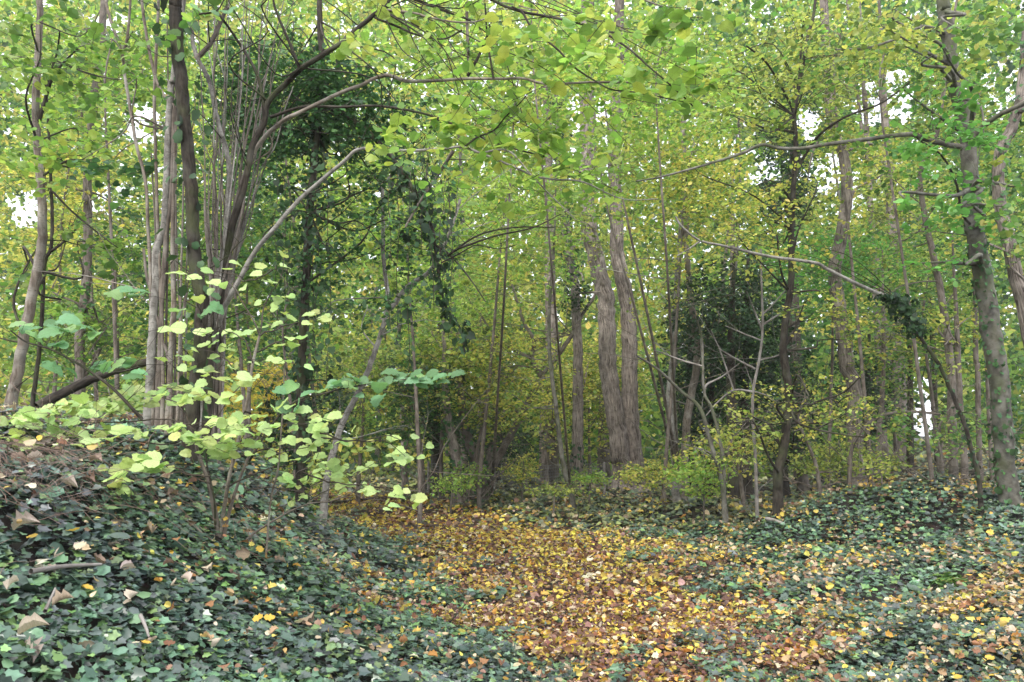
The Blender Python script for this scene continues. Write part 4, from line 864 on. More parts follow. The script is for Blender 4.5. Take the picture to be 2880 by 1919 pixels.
# hanging ivy strands, each strand a thing
strand_label = "thin hanging ivy strand with dark heart shaped leaves against bright foliage"
for q in range(15):
    x = RNG.uniform(770, 1340); y0 = RNG.uniform(380, 520) ; y1 = RNG.uniform(820, 1180) if x < 1180 else RNG.uniform(700, 1000); d = RNG.uniform(7.6, 8.6)
    pts = [(x + RNG.normal(0, 5), y0 + (y1 - y0) * t, d) for t in np.linspace(0, 1, 7)]
    w, r = stem_world(pts, d, .9, .9); root = thing("ivy_strand", strand_label, "ivy", w[0], "ivy strands hanging over the left of the path")
    t = Tubes(); a, b = smooth_path(w, r, k=3); t.add(a, b, 4); t.build("stem", B_TWIG, root)
    n = int((y1 - y0) / 14); l = ivy_clad(w, r, n, .058, 0, .97, .11, 'dark'); l['nor'] = l['nor'] + [0, -.7, 0]
    l['nor'][:, 2] *= .4
    leaf_objects(l, variants('ivyd', [T_IVY, fancy(6, 'maple', .25, .1, 0, .03, 1)], 'dark', M_IVYD, 5), root, "ivy_leaf")

# ------------------------------------------------------------------ understory fill
UND = [
 ("leafy young lime tree whose crown hides the upper part of the close pair", 15, (1710, 330, 150, 170), .6, .085, 'lime', (1910, 1334, 17.6)),
 ("broad leaved hazel crown filling the upper left between the slender trunks", 10, (300, 260, 330, 250), .5, .09, 'limed', (330, 1140)),
 ("green broad leaved crown spreading across the upper right in front of the sky gaps", 11.5, (2480, 280, 380, 260), .45, .085, 'green', (2620, 1330)),
 ("bright crown of large lime leaves along the top middle of the view", 10.5, (1500, 120, 520, 150), .6, .095, 'lime', (1604, 1384, 16.6)),
 ("green leafed branchy tree veiling the close pair at the height of their bend", 14, (1700, 530, 150, 110), .55, .08, 'lime', (1905, 1334, 17.4)),
 ("dark green young holm tree half hidden behind the coppice stems on the left", 11, (640, 560, 200, 230), .5, .06, 'darkg', (690, 1180)),
 ("dark green leafy sapling in the shade left of the mottled trunk", 12, (330, 780, 170, 230), .4, .065, 'darkg', (330, 1120)),
 ("shaded green growth behind the pale green hazel's upper sprays", 10, (800, 930, 170, 200), .45, .06, 'darkg', (830, 1300)),
 ("dark leafed small tree closing the path's end on the left", 18, (1170, 1130, 150, 170), .9, .08, 'darkg', (1190, 1335)),
 ("bright lime leaved maple growing just left of centre behind the ivy strands", 14, (1150, 700, 250, 190), 1.0, .085, 'lime', (1180, 1330)),
 ("lime leaved young tree filling the top middle behind the arching limbs", 12, (1450, 330, 350, 240), .75, .085, 'lime', (1386, 1336, 18.6)),
 ("yellow green tree left of the close pair at mid height", 17, (1420, 620, 260, 170), 1.0, .08, 'lime', (1350, 1330)),
 ("yellowing small tree low in the middle before the dark thicket", 18, (1380, 1060, 240, 160), .8, .07, 'yellow', (1330, 1340)),
 ("golden bushy tree behind the foot of the close pair", 24, (1640, 1130, 190, 190), 1.1, .09, 'yellow', (1600, 1330)),
 ("yellow green tree right of the close pair, upper part", 16, (1930, 560, 220, 220), .9, .075, 'yellow', (1870, 1340)),
 ("green maple between the dark crooked trunk and the tall furrowed one", 18, (2350, 760, 240, 140), 1.1, .08, 'brightgreen', (2330, 1320)),
 ("yellow leaved hornbeam low on the right above the ivy mound", 13, (2250, 1180, 300, 110), .32, .06, 'yellow', (2300, 1330)),
 ("green tree filling the right side behind the leaning ivied trunk", 16, (2600, 900, 240, 240), .9, .075, 'green', (2640, 1310)),
 ("olive leaved tree in the upper right behind bare branches", 15, (2350, 230, 380, 210), .9, .08, 'olive', (2450, 1320)),
 ("fresh green young tree at upper right edge", 14, (2740, 420, 200, 260), .9, .08, 'green', (2790, 1320)),
 ("yellow green tree behind the left poles", 15, (180, 620, 240, 260), .9, .085, 'yellow', (150, 1150)),
 ("green maple filling behind the coppice stems", 13, (700, 780, 240, 260), 1.1, .08, 'limed', (700, 1250)),
 ("golden bush with a yellow glow put into its leaf colour, behind the pale green hazel", 16, (760, 1120, 150, 110), 1.2, .08, 'gold', (760, 1290)),  # the glow here is painted by the gold leaf colour
 ("yellow green tree in the upper left corner", 13, (230, 200, 270, 200), .75, .085, 'lime', (270, 1120)),
 ("green understory tree low on the far left", 13, (230, 960, 240, 130), 1.1, .08, 'limed', (200, 1150)),
 ("green tree above the left of the path behind the ivy choked tree", 14, (800, 350, 330, 280), .8, .085, 'lime', (900, 1300)),
 ("olive tree closing the path's far left end", 18, (1030, 1080, 190, 160), 1.1, .085, 'olive', (1010, 1330)),
 ("lime leaved tree filling the top right of centre", 13, (1850, 260, 280, 230), .75, .08, 'lime', (1908, 1332, 17.6)),
 ("lime tree crown behind the forked pale branch, centre", 19, (1250, 900, 200, 170), .9, .085, 'lime', (1240, 1330)),
 ("leafy yellowing shrub right of the crooked sapling, low down", 14, (2050, 1270, 170, 70), .9, .06, 'yellow', (2080, 1330)),
 ("green shrub at the foot of the grey bark tree", 12.5, (2640, 1220, 160, 80), .7, .065, 'green', (2650, 1320)),
 ("yellow green tree rising right of the tall furrowed trunk", 20, (2500, 600, 240, 220), .9, .09, 'olive', (2520, 1320)),
]
for (lab, d, (cx, cy, rx, ry), lai, size, pn, base) in UND:
    gap = (cy + ry) 
    tree("tree" if ry > 100 else "shrub", lab, "tree" if ry > 100 else "shrub", d,
         [dict(p=[(cx + 15, cy - ry * .6, d), (cx - 5, cy, d), ((cx + base[0]) / 2, (cy + base[1]) / 2, d), (base[0], base[1], base[2] if len(base) > 2 else d)], r=(2, min(9 * 14 / d, 6)), g=True, sides=9)],
         [((cx, cy, rx, ry, d, 1.8), lai * 1.25, size, pn, dict(noise=.15, shape='maple' if 'maple' in lab and d < 15 else 'oval')), ((cx + RNG.normal(0, 40), cy - ry * .4, rx * .8, ry * .6, d + 1.2, 1.2), lai * .8, size, pn, dict(noise=.2))],
         bark=B_BROWN, side_twigs=12, limbs=6)
# low plants along the far edge of the path
for k, (x, y, rx, ry, d, pn, lab) in enumerate([(1320, 1335, 60, 30, 17, 'lime', "low lime seedlings by the dark trunk's foot"), (1470, 1320, 60, 35, 18, 'yellow', "low yellow green plant left of the straight trunk"),
    (1830, 1330, 110, 35, 15.5, 'yellow', "yellow leaved low bush at the foot of the close pair"), (1660, 1345, 70, 18, 17, 'lime', "small green plants between the brown trunk and the pair"), (1270, 1365, 70, 22, 16, 'lime', "pale green weeds where the path meets the wood"),
    (1980, 1340, 100, 45, 13.5, 'lime', "lime green low bush left of the crooked sapling"), (2330, 1290, 130, 45, 14, 'olive', "yellow flecked bush topping the ivy mound"), (1560, 1375, 120, 14, 15, 'olive', "thin line of weeds along the far path edge"), (870, 1350, 110, 45, 11, 'olive', "rank weeds right of the hazel's foot"), (2480, 1300, 70, 35, 12, 'olive', "small leafy plant behind the mound's crest")]):
    tree("shrub", lab, "plant", d, [dict(p=[(x, y - ry, d), (x + 4, y, d), (x, y + ry, d)], r=(1, 2.5), g=True)], [((x, y, rx, ry * 1.25, d, 1.4), 1.7, .06, pn, dict(noise=0))], bark=B_BROWN, side_twigs=3)

# ------------------------------------------------------------------ far woodland
rF = np.random.default_rng(5)
def far_layer(n, d0, d1, s0, s1, ytop, top, name, label):
    d = rF.uniform(d0, d1, n); px = rF.uniform(-500, 3380, n)
    py = 1345 - (1345 - ytop) * rF.uniform(0, 1, n) ** 1.15
    p = P(px, py, d)
    dens = .55 + .5 * noise3(p, 5.0) + .3 * noise3(p, 1.8, 1)
    topfade = np.interp(py, [ytop, 150, 450, 750], [top, top + .1, .8, 1.0])
    m = (rF.uniform(0, 1, n) < np.clip(dens + .25, np.interp(py, [200, 500], [.1, .45]), 1) * topfade) & (p[:, 2] > -.2) & ~in_gap(px, py, rF)
    p, px, py = p[m], px[m], py[m]; n = len(p)
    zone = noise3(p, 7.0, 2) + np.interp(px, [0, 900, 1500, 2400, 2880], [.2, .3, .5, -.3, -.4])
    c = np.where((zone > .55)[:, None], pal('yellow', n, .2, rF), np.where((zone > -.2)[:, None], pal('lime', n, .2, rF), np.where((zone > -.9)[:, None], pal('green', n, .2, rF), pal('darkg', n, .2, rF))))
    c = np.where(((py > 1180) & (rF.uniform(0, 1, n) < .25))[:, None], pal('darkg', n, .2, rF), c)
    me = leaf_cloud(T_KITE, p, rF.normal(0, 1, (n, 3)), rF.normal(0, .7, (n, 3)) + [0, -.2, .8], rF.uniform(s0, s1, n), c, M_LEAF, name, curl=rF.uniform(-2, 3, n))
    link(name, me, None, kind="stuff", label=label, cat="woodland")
far_layer(140000, 25, 52, .16, .34, -160, .95, "far_woodland", "yellow green mass of leaves of the wood behind the trunks")
far_layer(170000, 52, 95, .4, .8, -160, .9, "far_woodland", "most distant mass of leaves closing the view through the wood")
far_layer(38000, 62, 98, .8, 1.5, -160, .95, "far_woodland", "tall crowns at the back of the wood against the white sky")
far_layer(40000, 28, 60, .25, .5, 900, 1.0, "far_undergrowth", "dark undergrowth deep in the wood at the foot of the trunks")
# far trunks one can tell apart
for q in range(16):
    x = rF.uniform(20, 2860); dq = rF.uniform(25, 42)
    if any(abs(x - gx_) < 50 for gx_ in (1650, 1750, 2600)): continue
    b = P(x, 1330, dq); b[2] = H(b[0], b[1]); lean = rF.normal(0, .8); hgt = rF.uniform(13, 19)
    w = np.array([b - [0, 0, .2], b + [lean * .3 + rF.normal(0, .1), 0, hgt * .3], b + [lean * .7 + rF.normal(0, .2), 0, hgt * .65], b + [lean, 0, hgt]])
    r0 = rF.uniform(.07, .15); root = thing("tree", "slim far trunk standing deep in the yellow green wood", "tree", b, "slim trunks deep in the wood")
    t = Tubes(); a, s = smooth_path(w, [r0, r0 * .85, r0 * .6, r0 * .25], k=4); t.add(a, s, 8, .05, q); t.build("trunk", B_BROWN if q % 2 else B_BEECH, root)
    cc = w[3] + rF.normal(0, 1, (70, 3)) * [1.8, 1.8, 3.0] - [0, 0, 2.0]
    l, tw = sprays(cc, 8, 1.0, .2, ['olive', 'lime', 'yellow'][q % 3], .7, .2, rF); leaves_part(l, T_OVAL, M_LEAF, root, "crown")

# ------------------------------------------------------------------ wire fence far behind
fr = thing("wire_fence", "low wire mesh fence on grey posts far behind the path's end", "fence", P(1400, 1350, 20.5))
t = Tubes(); posts = [(1205, 1378), (1300, 1372), (1390, 1368), (1480, 1366), (1602, 1362), (1700, 1358)]
tops = []
for (x, y) in posts:
    b = P(x, 1350, 20.5); b[2] = float(H(b[0], b[1])); tp = b + [0, 0, .85]; tops.append((b, tp))
    q = Tubes(); q.add(np.array([b - [0, 0, .1], b + [0, 0, .4], tp]), [.035, .035, .03], 6); q.build("post", B_GREY, fr)
for z in np.linspace(.05, .8, 11):
    t.add(np.array([b + [0, 0, z] for b, _ in tops]), [.003] * len(tops), 3)
for i in range(len(tops) - 1):
    for s in np.linspace(0, 1, 26)[:-1]:
        b = tops[i][0] * (1 - s) + tops[i + 1][0] * s; t.add(np.array([b + [0, 0, .05], b + [0, 0, .8]]), [.003, .003], 3)
t.build("wire_mesh", flat_mat("galvanised_wire", (.3, .31, .32), .5, .6), fr, kind="stuff")

# ------------------------------------------------------------------ foreground hazel sapling
base, hd = hit(615, 1488)
HD = hd - 0.25
VPALE = variants('palevar', [fancy(8, 'round', .25, .12, 0, .07, 41), fancy(8, 'round', .5, .05, 0, .08, 42), fancy(8, 'round', -.2, .25, 0, .07, 43)], 'pale', M_LEAFV, 6)
def c4(x, y): return (x * .40816, 640 + y * .40816)
hz_leaves = [c4(*q) for q in [(1200, 315), (1430, 300), (1340, 345), (1560, 290), (1630, 245), (1480, 380), (1540, 395), (1680, 415), (1760, 320), (1950, 195), (1960, 265), (1800, 272), (1850, 370), (1880, 370), (1370, 495), (1650, 530), (1770, 520),
 (1900, 485), (2010, 480), (1890, 550), (1960, 590), (2010, 630), (2120, 600), (2160, 590), (2230, 625), (2110, 660), (2240, 640), (1900, 665), (1820, 690), (1750, 705), (1690, 725), (1620, 735), (1560, 720), (1480, 740), (1430, 720), (1390, 735), (1140, 705), (1220, 690),
 (2000, 765), (2080, 765), (1930, 805), (2020, 805), (1350, 845), (1400, 815), (1460, 800), (1520, 830), (1570, 820), (1590, 850), (1260, 890), (1300, 905), (1480, 895), (1100, 900), (1920, 920), (1980, 920), (1310, 970), (1260, 970), (1440, 985), (1620, 960), (1750, 935), (1500, 1050), (1560, 1045), (1640, 1035), (1690, 1030), (1750, 1035),
 (830, 1160), (880, 1150), (930, 1175), (980, 1160), (1040, 1150), (1110, 1150), (1010, 1190), (950, 1200), (880, 1200), (560, 1190), (540, 1240), (600, 1230), (660, 1235), (720, 1230), (780, 1250), (820, 1265), (860, 1255), (480, 1250), (430, 1240), (380, 1260), (330, 1265), (290, 1275), (510, 1270), (590, 1275), (670, 1280), (730, 1285),
 (120, 1300), (170, 1295), (210, 1310), (150, 1340), (200, 1345), (240, 1330), (1250, 1185), (1300, 1170), (1350, 1150), (1420, 1170), (1480, 1165), (1290, 1200), (1540, 1195), (1380, 1075), (1120, 1100), (1240, 1110), (460, 1350), (510, 1420), (580, 1430), (640, 1470), (680, 1480), (740, 1455), (790, 1450), (830, 1400), (880, 1400), (930, 1395), (100, 1450), (130, 1440), (160, 1490), (210, 1500), (250, 1490), (300, 1450), (350, 1420), (380, 1400),
 (1190, 1380), (1240, 1370), (1290, 1450), (1340, 1440), (1320, 1480), (1400, 1490), (1450, 1480), (1470, 1340), (1530, 1350), (1560, 1340), (1620, 1320), (1680, 1320), (1600, 1390), (1660, 1390), (1720, 1370), (1720, 1410), (1790, 1410), (1840, 1415), (1600, 1500), (1660, 1500), (1720, 1490), (1760, 1500), (1830, 1380), (1890, 1375), (1610, 1420), (1540, 1430),
 (1990, 1310), (2010, 1340), (2090, 1255), (2150, 1300), (2180, 1325), (2260, 1310), (2300, 1300), (2200, 1380), (2230, 1370), (2160, 1390), (2210, 1430), (2060, 1475), (2000, 1470), (2120, 1470), (2180, 1490), (2240, 1470), (2260, 1450), (2080, 1540), (2150, 1520), (1930, 1240), (1990, 1235), (1900, 1250), (1380, 1545), (1480, 1540), (1560, 1560), (1720, 1560)]]
def c7(x, y): return (x * .408, 1280 + y * .408)
hz_leaves += [c7(*q) for q in [(960, 10), (1030, 30), (1090, 70), (1150, 90), (1040, 100), (950, 95), (1010, 60), (790, 110), (830, 130), (760, 160), (850, 170), (800, 190), (850, 245), (1490, 10), (1560, 10), (1620, 5), (1880, 35), (1950, 20), (2040, 30), (2110, 40), (2200, 10), (2230, 55), (2290, 60), (2190, 110), (2310, 100), (2250, 90), (1960, 175), (2000, 215), (2190, 165), (2110, 190), (2095, 290), (2030, 310), (2180, 350), (2320, 145), (2330, 180)]]
def c8(x, y): return (960 + x * .408, 1280 + y * .408)
hz_leaves += [c8(*q) for q in [(60, 215), (150, 245), (200, 250), (240, 245), (400, 248), (360, 278), (520, 310), (555, 300), (310, 330), (370, 345), (20, 150), (10, 250), (110, 110), (140, 90), (200, 75), (380, 15), (430, 25), (350, 5), (460, 30), (410, 45), (15, 190), (5, 85)]]
hz_leaves += [(960 + x * .408, 640 + y * .408) for x, y in [(100, 1430), (380, 1450), (340, 1455), (200, 1520), (110, 1545), (400, 1540), (40, 1480)]]
hz = np.array(hz_leaves); pri = np.argsort(-((hz[:, 0] < 700) & (hz[:, 1] < 1260) & (hz[:, 1] > 1080)).astype(float) + RNG.uniform(0, .9, len(hz))); hz = np.vstack([hz, (hz + RNG.normal(0, 1, hz.shape) * [24, 6])[pri[:max(0, 298 - len(hz))]]]); nH = len(hz)
ht = thing("hazel_sapling", "pale lime green hazel sapling with flat leaf sprays on the left bank", "shrub", base)
dl = HD + .45 * np.sin(hz[:, 0] * .006 + hz[:, 1] * .011) + RNG.normal(0, .12, nH) - .75 * np.clip((480 - hz[:, 0]) / 480, 0, 1)
pos = P(hz[:, 0], hz[:, 1], dl)
# keep clear of the bank
zg = H(pos[:, 0], pos[:, 1]) + .06; low = pos[:, 2] < zg
for _ in range(12):
    dl = np.where(low, dl - .12, dl); pos = P(hz[:, 0], hz[:, 1], dl); low = pos[:, 2] < H(pos[:, 0], pos[:, 1]) + .06
az = RNG.uniform(0, 2 * pi, nH)
nor = np.array([0, -.85, 1.0]) + RNG.normal(0, .38, (nH, 3))
dr = np.stack([np.cos(az), np.sin(az) * .7, -.15 + RNG.normal(0, .15, nH)], -1)
szs = RNG.uniform(27, 43, nH) * (1 + .2 * (hz[:, 0] < 500)) * HD / FPX
hl = D(pos - nrm(dr) * szs[:, None] * .5, dr, nor, szs, pal('pale', nH, .16))
leaf_objects(hl, VPALE, ht, "leaf")
rH = np.random.default_rng(12); sel = rH.integers(0, nH, 230); sel = sel[(hz[sel, 1] > 1060) | (rH.uniform(0, 1, len(sel)) < .3)]
m2 = len(sel); ex = hl['pos'][sel] + rH.normal(0, 1, (m2, 3)) * [.075, .07, .018]
T8 = fancy(6, 'round', .3, .12, 0, .06, 61)
me = leaf_cloud(T8, ex, hl['dir'][sel] + rH.normal(0, .6, (m2, 3)) * [1, 1, .3], hl['nor'][sel] + rH.normal(0, .25, (m2, 3)), hl['size'][sel] * rH.uniform(.6, 1, m2), pal('pale', m2, .16, rH), M_LEAFV, "foliage", uv=True, o=off(ht))
link("foliage", me, ht, kind="stuff")
# extra small overlapping leaves along each spray
stems_h = [([(545, 1215), (559, 1280), (588, 1362), (612, 1490)], (4, 9), B_BROWN), ([(731, 940), (710, 1028), (690, 1158), (657, 1292), (641, 1362), (622, 1492)], (4, 6), B_HAZEL), ([(760, 1190), (720, 1240), (702, 1280), (669, 1362), (634, 1484)], (2.5, 6), B_BROWN),
           ([(800, 1000), (798, 1100), (790, 1230), (780, 1330), (760, 1420)], (2, 3), B_HAZEL), ([(595, 1200), (580, 1290), (602, 1400), (606, 1500)], (2, 3.5), B_DARK)]
SW = []
for pts, r, bk in stems_h:
    w, rr = stem_world([(x, y, HD + (y > 1400) * .15) for x, y in pts], HD, r[0], r[1], 0, True); t = Tubes(); a, b = smooth_path(w, rr, k=5); t.add(a, b, 9, .05, 1); t.build("stem", bk, ht); SW.append((a, b))
twg = Tubes()
limb_specs = [[(540, 1195), (470, 1180), (380, 1185), (250, 1190), (120, 1180), (40, 1195)], [(545, 1215), (480, 1250), (350, 1240), (220, 1250), (60, 1245)], [(560, 1280), (520, 1160), (480, 1125), (400, 1110), (330, 1120)], [(700, 1090), (650, 1030), (600, 990), (550, 985)], [(712, 1020), (690, 960), (640, 930), (580, 940)], [(731, 942), (700, 880), (650, 800), (600, 775), (500, 765)], [(731, 942), (790, 920), (850, 905), (920, 890)],
              [(722, 990), (790, 960), (850, 955)], [(690, 1158), (650, 1190), (600, 1190), (540, 1205)], [(690, 1158), (740, 1190), (820, 1190), (900, 1195)], [(680, 1200), (740, 1230), (820, 1260), (910, 1250)], [(660, 1285), (620, 1240), (560, 1235), (520, 1225)], [(657, 1292), (720, 1270), (800, 1250), (900, 1220), (950, 1180)], [(640, 1370), (720, 1330), (800, 1310), (900, 1300)],
              [(590, 1362), (500, 1320), (430, 1300), (380, 1300)], [(588, 1340), (480, 1330), (380, 1330), (330, 1340)], [(690, 1380), (760, 1370), (850, 1385), (890, 1405)], [(560, 1250), (640, 1130), (700, 1060), (760, 1050)], [(900, 1220), (980, 1240), (1080, 1240), (1140, 1285)], [(850, 1330), (950, 1360), (1060, 1370), (1180, 1405)], [(770, 760), (700, 790), (650, 770), (560, 760)], [(731, 942), (745, 860), (790, 780), (800, 720)], [(900, 1230), (1000, 1240), (1090, 1225), (1125, 1240)]]
for pts in limb_specs:
    w, rr = stem_world([(x, y, HD - .1 + .1 * k) for k, (x, y) in enumerate(pts)], HD, 2.4, .8); a, b = smooth_path(w, rr, k=4); twg.add(a + RNG.normal(0, .004, a.shape), b, 4)
for i in range(nH):   # petiole and short shoot behind every leaf
    q = hl['pos'][i]; a = wander(q, -hl['dir'][i] + [0, 0, -.2], RNG.uniform(.06, .16), 3, .2); twg.add(a, [.0012, .0015, .002, .002], 3)
twg.build("twigs", B_TWIG, ht, kind="stuff")
# bluish spray reaching right, and shaded spray on the left
def spray_thing(label, pts, d, r, leaves, pname, size, extra=(), bark=B_DARK, gdown=None):
    w, rr = stem_world([(x, y, d) for x, y in pts], d, r[0], r[1], 0, gdown is not None)
    root = thing("hazel_branch", label, "branch", w[-1]); t = Tubes(); a, b = smooth_path(w, rr, k=5); t.add(a, b, 7); t.build("stem", bark, root)
    lv = np.array(leaves, float); n = len(lv); pos = P(lv[:, 0], lv[:, 1], d + RNG.normal(0, .12, n)); az = RNG.uniform(0, 2 * pi, n)
    dr = np.stack([np.cos(az), np.sin(az) * .5, -.2 + RNG.normal(0, .15, n)], -1); s = size * RNG.uniform(.8, 1.25, n) * d / FPX
    nor = np.array([0, -.55, 1.0]) + RNG.normal(0, .25, (n, 3))
    l = D(pos - nrm(dr) * s[:, None] * .5, dr, nor, s, pal(pname, n, .1)); leaf_objects(l, variants('v' + pname, [fancy(8, 'round', .3, .1, 0, .06, 51), fancy(8, 'round', .5, .2, 0, .07, 52)], pname, M_LEAFV, 6), root, "leaf")
    tw = Tubes()
    for i in range(n):
        j = int(np.argmin(np.linalg.norm(a - l['pos'][i], axis=1))); q = a[j]; m = (q + l['pos'][i]) / 2 + RNG.normal(0, .02, 3); tw.add(np.array([q, m, l['pos'][i]]), [.002, .0016, .0012], 3)
    tw.build("twigs", B_TWIG, root, kind="stuff")
spray_thing("blue green spray of broad leaves reaching right over the path edge", [(1265, 1040), (1180, 1062), (1080, 1075), (980, 1090), (900, 1110), (830, 1130), (760, 1200), (700, 1300)], 5.0, (1.2, 3.5),
            [(960 + x * .408, 640 + y * .408) for x, y in [(30, 1070), (90, 1040), (150, 1060), (200, 1080), (330, 1000), (420, 1020), (500, 1015), (420, 1050), (480, 1060), (560, 1020), (590, 1060), (690, 1020), (740, 1020), (700, 1065), (800, 1010), (120, 1160), (250, 1190), (260, 1100), (560, 1090), (300, 1050), (620, 1010), (370, 1060), (60, 1090), (540, 1050), (660, 1040)]] +
            [c4(*q) for q in [(2330, 1060), (2310, 1080), (2240, 1110), (2190, 1130), (2120, 1140), (2000, 1100), (1930, 1125), (2280, 1090), (1960, 1240), (2050, 1235)]], 'teal', 44)
spray_thing("shaded bluish hazel spray at the left edge above the pale leaves", [(30, 930), (73, 962), (143, 983), (212, 1019), (269, 1056), (326, 1101), (400, 1180)], 5.2, (2, 5),
            [c4(*q) for q in [(110, 670), (160, 690), (200, 700), (250, 760), (330, 730), (390, 690), (420, 720), (470, 700), (480, 640), (540, 690), (600, 690), (380, 800), (410, 810), (520, 650), (350, 660), (480, 600), (650, 740), (700, 960), (740, 950), (790, 960), (840, 940), (880, 930), (660, 970), (500, 1000), (370, 975), (830, 430), (930, 465), (790, 460), (870, 440), (960, 440), (1230, 565), (1440, 575), (1500, 560), (920, 1030), (960, 1000)]], 'teal', 50)
spray_thing("single pair of big leaves at the top of the frame", [(640, -20), (610, 30), (560, 40)], 4.6, (1.5, 3), [(600, 35), (640, 30), (560, 30), (720, 25), (1420, 70), (1600, 60), (1700, 58), (1740, 55)][:4], 'teal', 48)
tree("hazel_branch", "bent bare hazel twig rising from the left bank near the path", "branch", 5.4,
     [dict(p=[(1035, 1330), (1000, 1380), (930, 1410), (860, 1420), (760, 1470), (680, 1530)], r=(1.2, 3.5), g=True)], bark=B_BROWN, side_twigs=5, stemname="stem")

# ------------------------------------------------------------------ dead twig tangle, sticks, fern, tuft
def tangle(label, cx, cy, rx, ry, n, L, rad, mat, up=.5, cat_="twigs"):
    p0, _ = hit(cx, cy); root = thing("twig_tangle", label, cat_, p0); t = Tubes()
    for q in range(n):
        x = cx + RNG.normal(0, rx * .55); y = cy + RNG.normal(0, ry * .5); b, d = hit(x, max(y, 1160))
        if d > 14: continue
        a = RNG.uniform(0, 2 * pi); pts = wander(b + [0, 0, .08], [math.cos(a), math.sin(a) * .5, RNG.uniform(.1, 1) * up * 1.6], RNG.uniform(.3, 1) * L, 6, .2, np.array([0, 0, -.08]))
        pts[:, 2] = np.maximum(pts[:, 2], H(pts[:, 0], pts[:, 1]) + .14)
        t.add(pts, rad * np.linspace(1, .4, 7) * RNG.uniform(.5, 1.3), 4)
    t.build("dead_twigs", mat, root, kind="stuff")
B_RED = bark_mat("bark_dead_twig", (.10, .065, .05), (.2, .14, .11), (.28, .22, .19), 60, 10, .3)
tangle("tangle of dead reddish brown twigs over ivy at the far left", 120, 1380, 220, 130, 200, .5, .002, B_RED, .45)
tangle("loose thin dead twigs poking out of the ivy below the hazel", 620, 1480, 500, 170, 130, .5, .0022, B_RED, .5)
tangle("few bare twigs sticking up from the ivy right of the hazel", 1150, 1620, 320, 160, 60, .55, .0025, B_DARK, .7)
tangle("brushy dead stems standing behind the far left bank crest", 130, 1230, 220, 30, 45, .6, .0025, B_RED, .8)
tangle("dead twigs over the yellow leaves left of the path's bend", 960, 1440, 220, 60, 90, .7, .004, B_BROWN, .35)
def stick(label, pts, r, mat=B_GREY):
    w = []
    for (x, y) in pts: q, d = hit(x, y); w.append(q + [0, 0, .13 + r * .3])
    root = thing("stick", label, "stick", w[0]); t = Tubes(); a, b = smooth_path(np.array(w), np.linspace(r, r * .55, len(w)), k=4); t.add(a, b, 7, .1, 3); t.build("wood", mat, root)
stick("dark fallen branch lying at the path's left bend", [(880, 1440), (960, 1430), (1050, 1420)], .035, B_DARK)
stick("short pale stick on the ivy right of the path", [(2155, 1486), (2180, 1492), (2210, 1503)], .03)
stick("thin grey stick low in the near left ivy", [(390, 1815), (405, 1850), (415, 1880)], .009)
stick("pale split twig standing in the near left ivy", [(120, 1815), (140, 1770), (150, 1745)], .009)
stick("long bare twig lying across the left ivy", [(80, 1700), (180, 1680), (280, 1670)], .012)
stick("curved dark stem looping out of ivy beside the path", [(1265, 1800), (1310, 1740), (1320, 1700), (1300, 1670)], .008, B_DARK)
stick("brown twig on the litter at the bottom right", [(2290, 1830), (2310, 1810), (2330, 1795)], .012, B_BROWN)
stick("thin brown twig on ivy at the right", [(2490, 1800), (2530, 1790), (2600, 1792)], .008, B_BROWN)
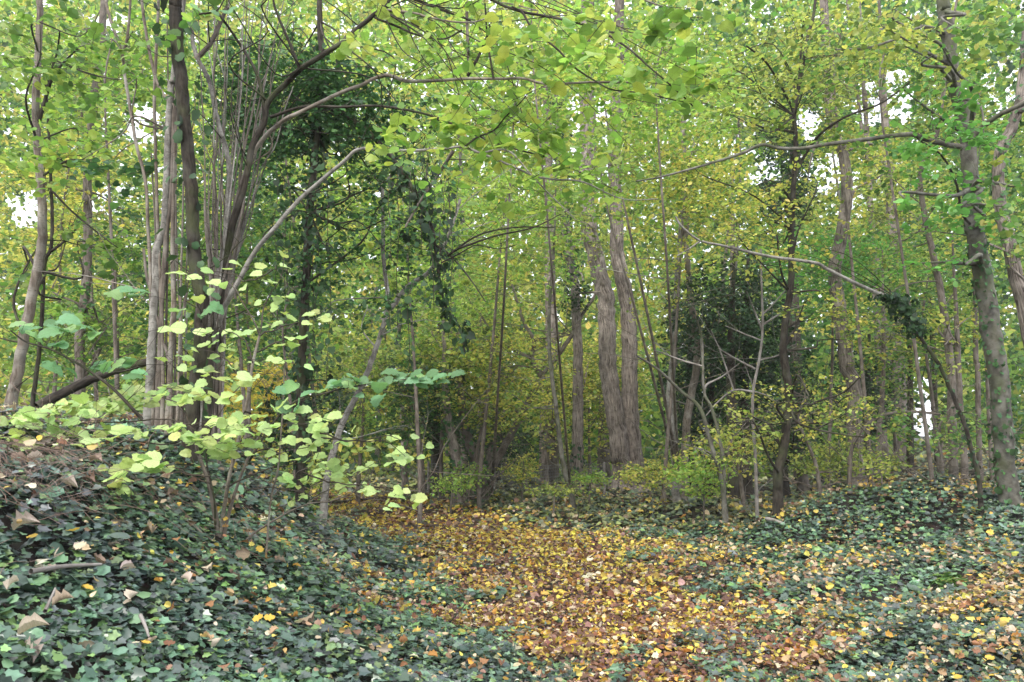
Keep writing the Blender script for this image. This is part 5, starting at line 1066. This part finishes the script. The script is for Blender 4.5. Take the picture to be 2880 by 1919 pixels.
# fern-like plants
def fern(label, x, y, n, L, pname, nm="fern"):
    b, d = hit(x, y); root = thing(nm, label, "fern" if nm == "fern" else "plant", b)
    for q in range(n):
        a = RNG.uniform(0, 2 * pi); pts = wander(b, [math.cos(a), math.sin(a), 1.1], L * RNG.uniform(.6, 1.1), 10, .05, np.array([math.cos(a) * .05, math.sin(a) * .05, -.16]))
        t = Tubes(); t.add(pts, np.linspace(.003, .001, 11), 3)
        pos = []; dr = []; sz = []
        for i in range(2, 11):
            ax = nrm(pts[i] - pts[i - 1]); pe = nrm(np.cross(ax, [0, 0, 1]))
            for f in (0, .5):
                for s in (-1, 1):
                    pos.append(pts[i - 1] + (pts[i] - pts[i - 1]) * f); dr.append(pe * s + ax * .35 + [0, 0, -.1]); sz.append(L * .26 * (1 - i / 11.5) + .012)
        pos = np.array(pos); l = D(pos, np.array(dr), np.tile([0, 0, 1.], (len(pos), 1)) + RNG.normal(0, .15, (len(pos), 3)), np.array(sz), pal(pname, len(pos), .1))
        tv, fs = T_ELM; T2 = (tv * [.55, 1, 1], fs)
        me = leaf_cloud(T2, l['pos'], l['dir'], l['nor'], l['size'], l['col'], M_LEAF, "frond", o=off(root)); link("frond", me, root)
fern("feathery fern beside the foot of the grey bark tree", 2760, 1370, 9, .6, 'teal')
fern("smaller fern left of another under the right trees", 2660, 1345, 8, .5, 'teal')
fern("wispy fresh green tuft growing in litter at the right", 2690, 1640, 16, .38, 'green', "green_tuft")
fern("second wispy green tuft lower at the right edge", 2800, 1700, 14, .34, 'green', "green_tuft")



# ------------------------------------------------------------------ thin haze volume, added to lift the shadows in the wood
air = bpy.data.materials.new("shadow_lift_haze"); air.use_nodes = True; air.node_tree.nodes.clear()
pv = air.node_tree.nodes.new("ShaderNodeVolumePrincipled"); pv.inputs["Color"].default_value = (.95, .96, 1, 1); pv.inputs["Density"].default_value = 0.0007
ao = air.node_tree.nodes.new("ShaderNodeOutputMaterial"); air.node_tree.links.new(pv.outputs[0], ao.inputs["Volume"])
X0, X1, Y0, Y1, Z0, Z1 = -440., 440., -410., 440., -6., 72.
vb = np.array([(x, y, z) for x in (X0, X1) for y in (Y0, Y1) for z in (Z0, Z1)])
fb = [[0, 1, 3, 2], [4, 6, 7, 5], [0, 4, 5, 1], [2, 3, 7, 6], [0, 2, 6, 4], [1, 5, 7, 3]]
link("haze", mk_mesh("haze", vb, np.array(fb).ravel(), np.arange(6) * 4, air), kind="stuff", label="thin added haze lifting the shadows through the wood", cat="haze")
